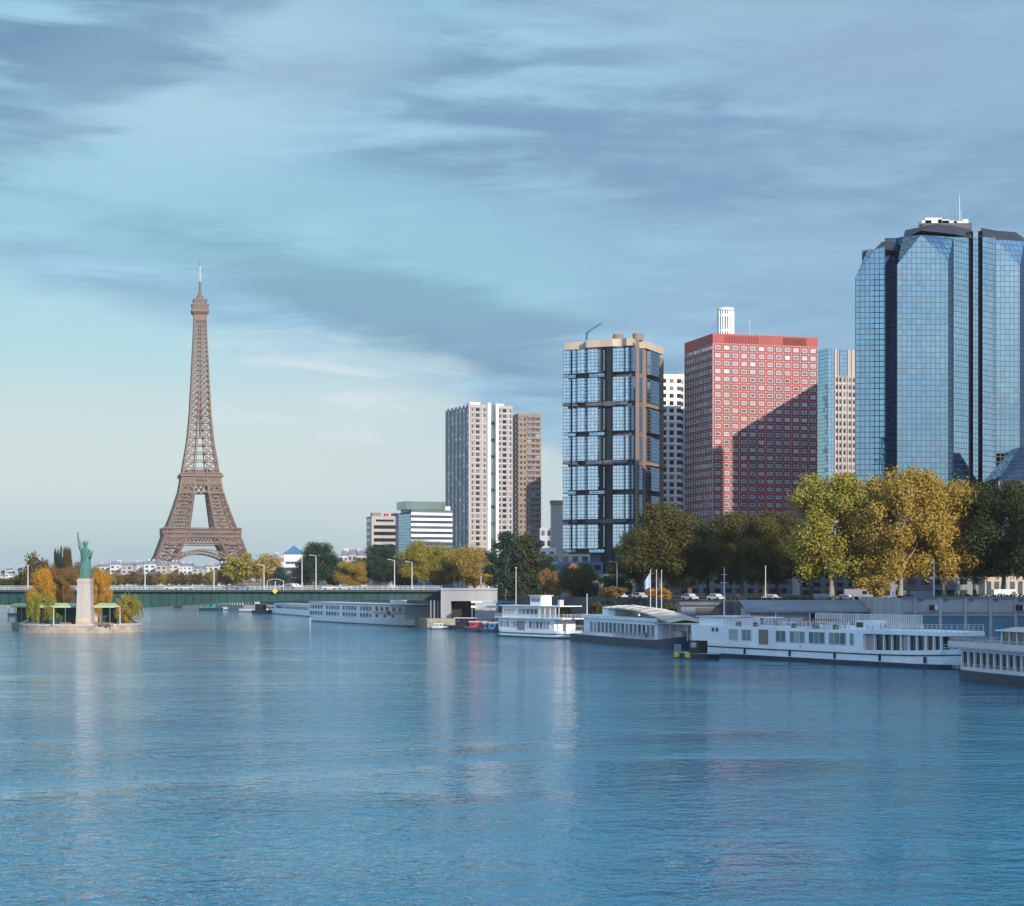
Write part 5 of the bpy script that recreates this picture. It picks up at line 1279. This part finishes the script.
for (p, z), (q_, w_) in zip(prof_, prof_[1:]):
    b.face([(p, .8, z-.5), (q_, .8, w_-.5), (q_, 4.0, w_), (p, 4.0, z)]); b.face([(p, 4.0, z), (q_, 4.0, w_), (q_, 8.6, w_-.6), (p, 8.6, z-.6)]); b.face([(p, .8, z-.8), (q_, .8, w_-.8), (q_, .8, w_-.5), (p, .8, z-.5)]); b.face([(p, .8, z-.8), (p, 8.6, z-.9), (q_, 8.6, w_-.9), (q_, .8, w_-.8)])
b.build('curved_roof', m_tanroof, B.t)
b = MB()
for i in range(9): 
    u = B.x(602)+(B.x(660)-B.x(602))*i/8; zz = np.interp(u, [a for a, _ in prof_], [a for _, a in prof_]); b.beam((u, .85, zz-.42), (u, 4.0, zz+.06), .14); b.beam((u, 4.0, zz+.06), (u, 8.6, zz-.54), .14)
b.build('roof_seam', m_lgrey, B.t)
b = MB(); b.prism([(B.x(649), .6), (B.x(688), 1.4), (B.x(688), 8), (B.x(649), 8.4)], 5.1, 5.3); b.build('bow_canopy', m_tanroof, B.t)
for p in (655, 663, 671, 680, 687): B.box('canopy_post', B.x(p)-.07, B.x(p)+.07, 1.5, 1.64, 1.9, 5.1, m_pole)
B.rail([(B.x(612), .25), (B.x(652), .25)], 1.6, 1.3, .35, 2, m=m_lgrey, th=.06, name='gangway_railing'); B.rail([(1, 1), (B.x(590), .3)], 1.6, 1.0, 1.2, 2)
t_ = MB(); cc = (B.x(646), .1, 2.6)
pts = [(cc[0]+.42*math.cos(a*math.pi/6), cc[1], cc[2]+.42*math.sin(a*math.pi/6)) for a in range(13)]; t_.tube(pts, .12, 6, cap=False); t_.build('lifebuoy', m_redc, B.t)
B.box('bow_locker', B.x(660), B.x(668), 3, 6.5, 1.9, 3.6, m_pinkw); B.done()

# ---- two deck white boat (side wheeler shape)
B = Boat('river_steamer', 'two deck white river boat with square wheelhouse right of the poplars', 'boat', (-4.8, 450), (12.4, 427), 7.5)
B.hull(m_white, 1.7, .12, .12, .35, (.3, .2), .85, point=(.3, .4), rub=.5)
L_ = B.L; B.box('lower_cabin', 1.8, L_-4.5, .5, 7, 1.7, 4.6, m_white); B.wins([3, 4.4, 5.6, 6.8, 8.2, 9.5], 3.2, .75, 1.2, .44, m_skyglass); B.wins([11.2], 2.9, 3.0, 2.3, .44, m_glass, name='door'); B.wins([15, 16.4, 17.8, 19.2, 20.6, 22], 3.2, 1.0, 1.5, .44, m_glass, frame=(m_offwhite, .08, .03))
B.box('upper_deck', .8, L_-.6, -.1, 7.6, 4.6, 4.85, m_white); B.rail([(1, 0), (L_-.8, 0), (L_-.8, 7.4)], 4.85, .95, .8, 3, th=.06)
B.box('upper_cabin', 2.6, 17.5, 1.0, 6.6, 4.85, 7.6, m_white); B.wins([4.0, 5.6, 7.2], 6.3, 1.1, 1.1, .94, m_cream); B.wins([10, 11.6, 13.2, 14.8, 16.4], 6.3, 1.1, 1.3, .94, m_glass)
B.box('sun_roof', 2.0, L_-2.2, .4, 7.2, 7.6, 7.8, m_white)
for x in (18.5, 20.5, 22.5, 24.5, 26): B.box('roof_post', x-.06, x+.06, .5, .62, 4.85, 7.6, m_white)
B.box('wheelhouse', B.x(523), B.x(534), 2.2, 5.4, 7.8, 10.1, m_white); B.box('wheelhouse_roof', B.x(522), B.x(535), 1.9, 5.7, 10.1, 10.3, m_offwhite); B.wins([B.x(525.5), B.x(528.5), B.x(531.5)], 9.2, .9, .9, 2.14, m_skyglass)
B.box('funnel', B.x(548), B.x(550), 3, 4.2, 7.8, 9.2, m_lgrey); B.done()

# ---- long boat under the bridge and the low one behind it
B = Boat('passenger_boat', 'long white glazed passenger boat moored under the green bridge', 'boat', (-70.5, 617), (-30, 538), 10)
B.hull(m_white, 1.8, .06, .08, .3, (0, .4), .9, point=(.4, .2))
xs = B.x(372); B.box('glazed_saloon', 1.5, xs, .4, 9.6, 1.8, 6.3, m_white); B.box('bow_block', xs, B.x(404), .3, 9.7, 1.8, 6.2, m_white)  # bow block in the same white paint as the saloon
for z, nm in ((2.9, 'window'), (5.0, 'upper_window')):
    n = 22; wins(B.t, [(2.5+(xs-3.5)*(i+.5)/n, .36, z, 0) for i in range(n) if i % 6 != 5], m_tealglass if z < 4 else m_glass, (xs-3.5)/n*.72, 1.25, .12, name=nm, frame=(m_white, .1, .05))
B.wins([B.x(376), B.x(381), B.x(386), B.x(393), B.x(399)], 5.0, 1.9, 1.3, .25, m_dglass); B.wins([B.x(376), B.x(384), B.x(392)], 2.9, 1.6, .9, .25, m_dglass)
B.box('belt_band', xs, B.x(405), .1, .3, 3.7, 4.0, m_tan); B.box('red_panel', B.x(387), B.x(389.5), .08, .24, 3.2, 4.4, m_redc)
MB().prism([(1, .1), (B.x(406), .1), (B.x(406), 9.8), (1, 9.8)], 6.3, 6.55).build('roof_deck', m_offwhite, B.t)
B.rail([(2, .3), (B.x(405), .3)], 6.55, .9, 2.0, 2); B.box('wheelhouse', B.x(381), B.x(386), 3, 7, 6.55, 8.2, m_white); B.done()
B = Boat('passenger_boat', 'low white flat boat moored left of the long glazed boat', 'boat', (-104, 762), (-77, 686), 9)
B.hull(m_white, 1.6, .1, .06, .3, (.5, 0), .85, point=(0, .4)); B.box('cabin', 14, B.L-3, .8, 8.2, 1.6, 4.2, m_white); n = 20
B.wins([16+(B.L-20)*(i+.5)/n for i in range(n)], 3.0, 2.0, 1.1, .74, m_tealglass); B.box('roof', 13, B.L-2, .5, 8.5, 4.2, 4.5, m_offwhite); B.box('wheelhouse', 5, 9, 2.5, 6.5, 1.6, 4.4, m_white); B.done()
# ---- small boats further up the quay and by the bridge end
def small_boat(px, D, Lb, m, mc, label, ang=-62, hc=2.6, zd=1.2):
    x0 = X(px, D); a = R(ang); B = Boat('moored_boat', label, 'boat', (x0, D), (x0+Lb*math.cos(a), D+Lb*math.sin(a)), Lb*.24, 'small boats moored up river')
    B.hull(m, zd, .12, .2, .3, (.1, .3), .85); B.box('cabin', Lb*.2, Lb*.62, Lb*.05, Lb*.19, zd, zd+hc, mc); B.box('cabin_roof', Lb*.17, Lb*.65, Lb*.035, Lb*.205, zd+hc, zd+hc+.2, m_offwhite)
    nw = max(2, int(Lb*.42/1.8)); B.wins([Lb*.2+Lb*.42*(i+.5)/nw for i in range(nw)], zd+hc*.6, Lb*.42/nw*.55, hc*.35, Lb*.05-.05, m_dglass); B.done()
for px, D, Lb, m, mc, lab, an, hc in ((197, 830, 14, m_navy, m_teal, 'small dark boat with teal cabin left of the white motor boats', -30, 2.2), (218, 850, 26, m_white, m_white, 'white motor boat, the left one up river', -40, 3), (236, 800, 20, m_white, m_tan, 'white motor boat with tan cabin block', -45, 4.6),
                                       (150, 930, 26, m_navy, m_dconc, 'dark barge far up river, right of the island', -20, 2), (172, 900, 22, m_navy, m_dgreen, 'dark green boat far up river', -20, 2.2), (122, 960, 24, m_navy, m_white, 'dark boat with white cabin far up river behind the island', -10, 2.4),
                                       (28, 980, 24, m_navy, m_white, 'dark boat with white cabin at far left beyond the bridge', -5, 2.4), (4, 700, 22, m_navy, m_stone, 'stone coloured cabin boat left of the island under the bridge', -10, 3.4), (250, 760, 14, m_navy, m_black, 'black boat in front of the low white flat boat', -50, 2.6),
                                       (446, 508, 13, m_black, m_black, 'black canopied boat beside the stone footing of the bridge', -20, 2.0), (462, 488, 10, m_navy, m_redc, 'small boat with red cover in front of the bridge end', -20, 1.4), (478, 484, 8, m_navy, m_blue2, 'small dark boat beside the red covered one', -25, 1.6), (430, 512, 6, m_lgrey, m_lgrey, 'tiny grey boat at the foot of the bridge end', 0, .7)):
    small_boat(px, D, Lb, m, mc, lab, an, hc, zd=1.2 if Lb > 9 else .8)

# ================================================================ quayside buildings
D = 330.4
t = thing('quay_warehouse', 'long blue grey quay wall building with tall blue folding doors, at the right', 'warehouse', (X(903, D), D, 2.5)); xL = X(903, D); xR = 128
MB().box(xL, D, 2.5, xR, D+.55, 10.6).build('front_wall', m_concrete, t); MB().box(xL-.2, D-.25, 10.6, xR, D+.8, 10.95).build('coping', m_zinc, t)
MB().box(xL-.1, D+.55, 2.5, xL+.45, 370.5, 10.6).build('side_wall', m_concrete, t)
for i in range(11):
    xa = X(917.5, D)+i*4.62
    if xa+4 > xR: break
    b = MB(); b.box(xa, D-.1, 2.55, xa+3.95, D-.004, 7.2)
    d_ = b.build('folding_door', m_blue, t); b = MB()
    for k in range(7): b.box(xa+k*.63, D-.17, 2.6, xa+k*.63+.12, D-.1, 7.15)
    b.build('door_rib', m_zinc, d_); MB().box(xa-.1, D-.14, 7.2, xa+4.05, D-.002, 7.42).build('lintel', m_dconc, t)
for i in range(12): MB().box(xL+1.9+i*4.62, D-.22, 2.5, xL+2.45+i*4.62, D, 10.6).build('pilaster', m_concrete, t)
MB().box(xL, D-.12, 7.9, xR, D-.002, 8.1).build('string_course', m_zinc, t)
for i in range(12): MB().box(xL+3+i*4.6, D-.35, 10.2, xL+3.6+i*4.6, D, 10.5).build('bracket', m_dconc, t)
for px, w_ in ((934, .9), (1022, 1.2)):
    t2 = thing('wall_lamp', f'dark floodlight box on the quay wall, {("left","right")[px > 1000]} one', 'lamp', (X(px, D), D-.4, 8.9), 'floodlights on the quay wall'); x = t2.location.x
    MB().box(x-w_, D-.8, 8.5, x-.05, D-.25, 9.4).build('housing', m_black, t2); MB().box(x-.05, D-.75, 8.6, x+w_*.7, D-.25, 9.3).build('lamp_glass', m_offwhite, t2)
b = MB(); x = X(915, 332); b.box(x, 333, 10.95, X(934, 332), 336, 11.9); tag(b.build('roof_box', m_zinc), 'grey roof box on top of the blue door warehouse', 'roof box')
t = thing('red_sign', 'small red square sign on a blue folding door', 'sign', (X(980, D), D-.25, 4.6)); x = t.location.x; MB().box(x-.2, D-.26, 4.9, x+.25, D-.2, 5.4).build('panel', m_redc, t)
D = 361
t = thing('quay_pavilion', 'long low grey building with shed roof and dark bays, behind the white boat', 'building', (X(747, D), D, 2.5)); xa, xb = X(747, D), 71.5
MB().box(xa, D+.4, 2.5, xb, 370.8, 8.4).build('wall', m_concrete, t)
b = MB(); b.face([(xa-.3, D-1, 7.7), (xb, D-1, 7.7), (xb, 370.8, 9.9), (xa-.3, 370.8, 9.9)]); b.face([(xa-.3, D-1, 7.5), (xa-.3, 370.8, 9.6), (xb, 370.8, 9.6), (xb, D-1, 7.5)]); b.face([(xa-.3, D-1, 7.5), (xb, D-1, 7.5), (xb, D-1, 7.7), (xa-.3, D-1, 7.7)]); b.build('shed_roof', m_zinc, t)
for p0, p1 in ((811, 823), (824, 839), (841, 856), (858, 872)): MB().box(X(p0, D), D+.2, 3, X(p1, D), D+.38, 7.3).build('dark_bay', m_black, t)
for p0, p1 in ((752, 762), (764, 774), (777, 788), (790, 804)): MB().box(X(p0, D), D+.2, 4, X(p1, D), D+.38, 6.6).build('window', m_skyglass, t)
for p in (748, 775, 809, 840, 857, 874): MB().box(X(p, D)-.12, D-.9, 2.5, X(p, D)+.12, D-.7, 7.5).build('post', m_pole, t)
for i, (p, w_, h_) in enumerate(((822, 3, 1.5), (836, 1.6, .8), (851, 3.2, .9), (858, 1.4, 1.0))):
    x = X(p, 372); o = MB().box(x-w_/2, 372.5, 9.5, x+w_/2, 374.5, 9.6+h_).build('roof_unit', m_zinc if i % 3 == 0 else m_lgrey); tag(o, f'{("grey","pale","pale","grey")[i]} equipment box above the shed roof, {ORD[i]} from the left', 'equipment box', 'boxes above the shed roof')
D = 384
t = thing('quay_building', 'dark blue low building with long window bands behind the barge bow', 'building', (X(681, D), D, 2.5)); xa, xb = X(681, D), X(746, D)
MB().box(xa, D, 2.5, xb, D+9, 9.2).build('wall', m_zinc, t); MB().box(xa-.4, D-.8, 8.6, xb+.2, D+9.2, 9.3).build('flat_roof', m_dconc, t)
for p0, p1, z0, z1 in ((696, 721, 6.6, 8.1), (723, 743, 6.6, 8.1), (696, 721, 3.6, 5.2), (723, 743, 3.6, 5.2)): MB().box(X(p0, D), D-.12, z0, X(p1, D), D, z1).build('window_band', m_dglass, t)
MB().box(xa, D-.5, 5.6, xb, D, 5.9).build('canopy_edge', m_offwhite, t)
# hedge and railing along the top of the wall
for nm, m, a, c, y, z0, h, lab in (('hedge', lm_dark, 748, 902, 372.5, 9.5, .9, 'clipped dark hedge along the street edge behind the shed roof'), ('hedge', lm_dark, 905, 1062, 334, 9.5, 1.9, 'clipped dark hedge along the top of the warehouse wall')):
    t = thing(nm, lab, 'hedge', (X(a, y), y, z0)); n = 2600; rg = np.random.default_rng(int(a)); b = MB(); L0, L1 = X(a, y), X(c, y)
    for i in range(n):
        p = Vector((rg.uniform(L0, L1), y+rg.uniform(-.1, 1.1), z0+rg.uniform(0, h)*rg.uniform(.75, 1.05))); u = Vector(rg.normal(size=3)).normalized()*.22; v = u.cross(Vector(rg.normal(size=3))).normalized()*.2
        b.face([tuple(p-u), tuple(p-v), tuple(p+u), tuple(p+v)])
    b.build('foliage', m, t)
t = thing('yellow_awning', 'bright yellow green flat awning above the grey quay building', 'awning', P(764, 599.5, 378)); x, y, z = t.location
MB().box(x-1.6, y-1, z-.15, x+1.6, y+1, z+.15).build('canvas', mat('lime_canvas', (.45,.60,.05), .6), t)
for q in (-1.5, 1.5): MB().box(x+q-.05, y-.9, 9.5, x+q+.05, y-.8, z-.15).build('post', m_pole, t)
# poles, flags, lamps on the quay
def pole(px, top, D, z0, label, m=None, r=.12, flag=None, name='flagpole', group=None):
    t = thing(name, label, name.replace('_', ' '), (X(px, D), D, z0), group); x = t.location.x; zt = Z(top, D)
    MB().tube([(x, D, z0), (x, D, zt)], [r, r*.6], 8).build('pole', m or m_pole, t); MB().tube([(x, D, zt), (x, D, zt+.25)], [r*1.3, r*.4], 8).build('finial', m_pole, t)
    if flag:
        b = MB(); pts = [(0, 0), (-.5, .12), (-.95, -.08), (-1.25, .1)]
        for (a, ya), (c, yc) in zip(pts, pts[1:]):
            sag = lambda u: -abs(u)*1.6
            for s_ in (0, .03): b.face([(x+a, D+ya+s_, zt-3.6+sag(a)*.3), (x+c, D+yc+s_, zt-3.6+sag(c)*.3), (x+c, D+yc+s_, zt-.2+sag(c)), (x+a, D+ya+s_, zt-.2+sag(a))])
        b.build('flag', flag, t)
    return t
m_flag = mat('pale_blue_flag', (.35,.45,.75), .8, var=.1)
pole(650.5, 571, 402, 2.5, 'white flagpole flying a pale blue flag, leftmost of three', flag=m_flag, group='three flagpoles on the quay'); pole(656.5, 571, 402, 2.5, 'bare white flagpole, middle of three', group='three flagpoles on the quay'); pole(661.5, 571, 402, 2.5, 'bare white flagpole, rightmost of three', group='three flagpoles on the quay')
pole(765.5, 567, 378, 9.5, 'tall grey mast standing by the yellow awning', name='mast_pole'); pole(893, 592, 341, 2.5, 'short stout white pole behind the white boat, left of a pair', r=.25, name='mooring_pole', group='mooring pole pair'); pole(905, 592, 341, 2.5, 'short stout white pole behind the white boat, right of a pair', r=.25, name='mooring_pole', group='mooring pole pair')
pole(516, 568, 470, 0, 'tall timber pole in front of the dark poplars', m=m_tan, r=.2, name='mooring_pole'); pole(587, 595, 420, 2.5, 'short white signal pole left of the barge', r=.16, name='signal_pole')
lamp(617, 562, 465, 9.5, 'grey street lamp in front of the dark glass tower foot', group='street lamps above the quay'); lamp(481, 560, 560, 11, 'grey street lamp rising over the golden tree at the bridge end', group='street lamps above the quay', side=1)
lamp(934, 560, 345, 9.5, 'grey street lamp among the golden trees above the quay wall', arm=1.2, group='street lamps above the quay')

# shallow air: haze box round the whole place
HAZE = 0.00005
m = bpy.data.materials.new('thin_haze'); m.use_nodes = True; tn = m.node_tree; tn.nodes.remove(tn.nodes['Principled BSDF'])
pv = tn.nodes.new('ShaderNodeVolumePrincipled'); pv.inputs['Density'].default_value = HAZE; pv.inputs['Color'].default_value = (.90,.95,1,1); pv.inputs['Anisotropy'].default_value = 0.0
tn.links.new(pv.outputs[0], tn.nodes['Material Output'].inputs['Volume'])
o = MB().box(-7100, -450, -5, 7100, 7600, 360).build('haze', m); tag(o, kind='stuff')
g_w = 'dark shrubs along the foot of the retaining wall'
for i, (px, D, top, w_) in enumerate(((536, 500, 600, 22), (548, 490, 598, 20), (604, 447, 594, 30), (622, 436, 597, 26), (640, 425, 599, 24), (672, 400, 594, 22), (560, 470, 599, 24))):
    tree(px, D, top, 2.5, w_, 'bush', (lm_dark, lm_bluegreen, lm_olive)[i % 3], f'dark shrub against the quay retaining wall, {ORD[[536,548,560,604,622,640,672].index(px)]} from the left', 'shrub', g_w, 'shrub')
# tyres along the barge and mooring bollards on the quay edge
k = 0
for (x0, y0), (x1, y1) in zip(EDGE[3:11], EDGE[4:12]):
    L_ = math.hypot(x1-x0, y1-y0); n_ = int(L_/18)
    for i in range(n_):
        x = x0+(x1-x0)*(i+.5)/n_+1.2; y = y0+(y1-y0)*(i+.5)/n_; k += 1
        if k > 20: break
        t = thing('mooring_bollard', f'dark iron mooring bollard on the quay edge, {ORD[k-1]} from the right', 'bollard', (x, y, 2.5), 'bollards along the quay')
        MB().tube([(x, y, 2.5), (x, y, 3.1)], [.2, .16], 10).build('post', m_black, t); MB().tube([(x, y, 3.1), (x, y, 3.3)], .28, 10).build('cap', m_black, t)
# coach and vans on the street behind the wall
def van(px, D, col, label, Lv=6.0, Hv=2.6, a=0):
    t = thing('parked_van', label, 'van', (0,0,0), 'vans parked above the quay')
    b = MB(); pr = [(-Lv/2, .4), (Lv/2, .4), (Lv/2, 1.3), (Lv/2-.9, 1.6), (Lv/2-1.5, Hv), (-Lv/2, Hv)]
    b.face([(x, -1, z) for x, z in pr]); b.face([(x, 1, z) for x, z in pr[::-1]])
    for i in range(6): p, q = pr[i], pr[(i+1) % 6]; b.face([(p[0], -1, p[1]), (p[0], 1, p[1]), (q[0], 1, q[1]), (q[0], -1, q[1])])
    b.build('body', col, t); MB().box(Lv/2-2.3, -1.02, 1.5, Lv/2-1.3, 1.02, 2.2).build('side_window', m_dglass, t)
    for x in (-Lv/2+1.2, Lv/2-1.2):
        for y in (-1.03, .8): MB().tube([(x, y, .4), (x, y+.23, .4)], .4, 12).build('wheel', m_rubber, t)
    t.location = (X(px, D), D, 9.52); t.rotation_euler = (0, 0, R(a))
van(858, 376, mkcar((.22,.24,.27), 'grey_van_paint'), 'grey van parked above the right end of the shed roof'); van(1006, 362, ccols[0], 'silver van parked at the right edge above the blue doors', a=10)
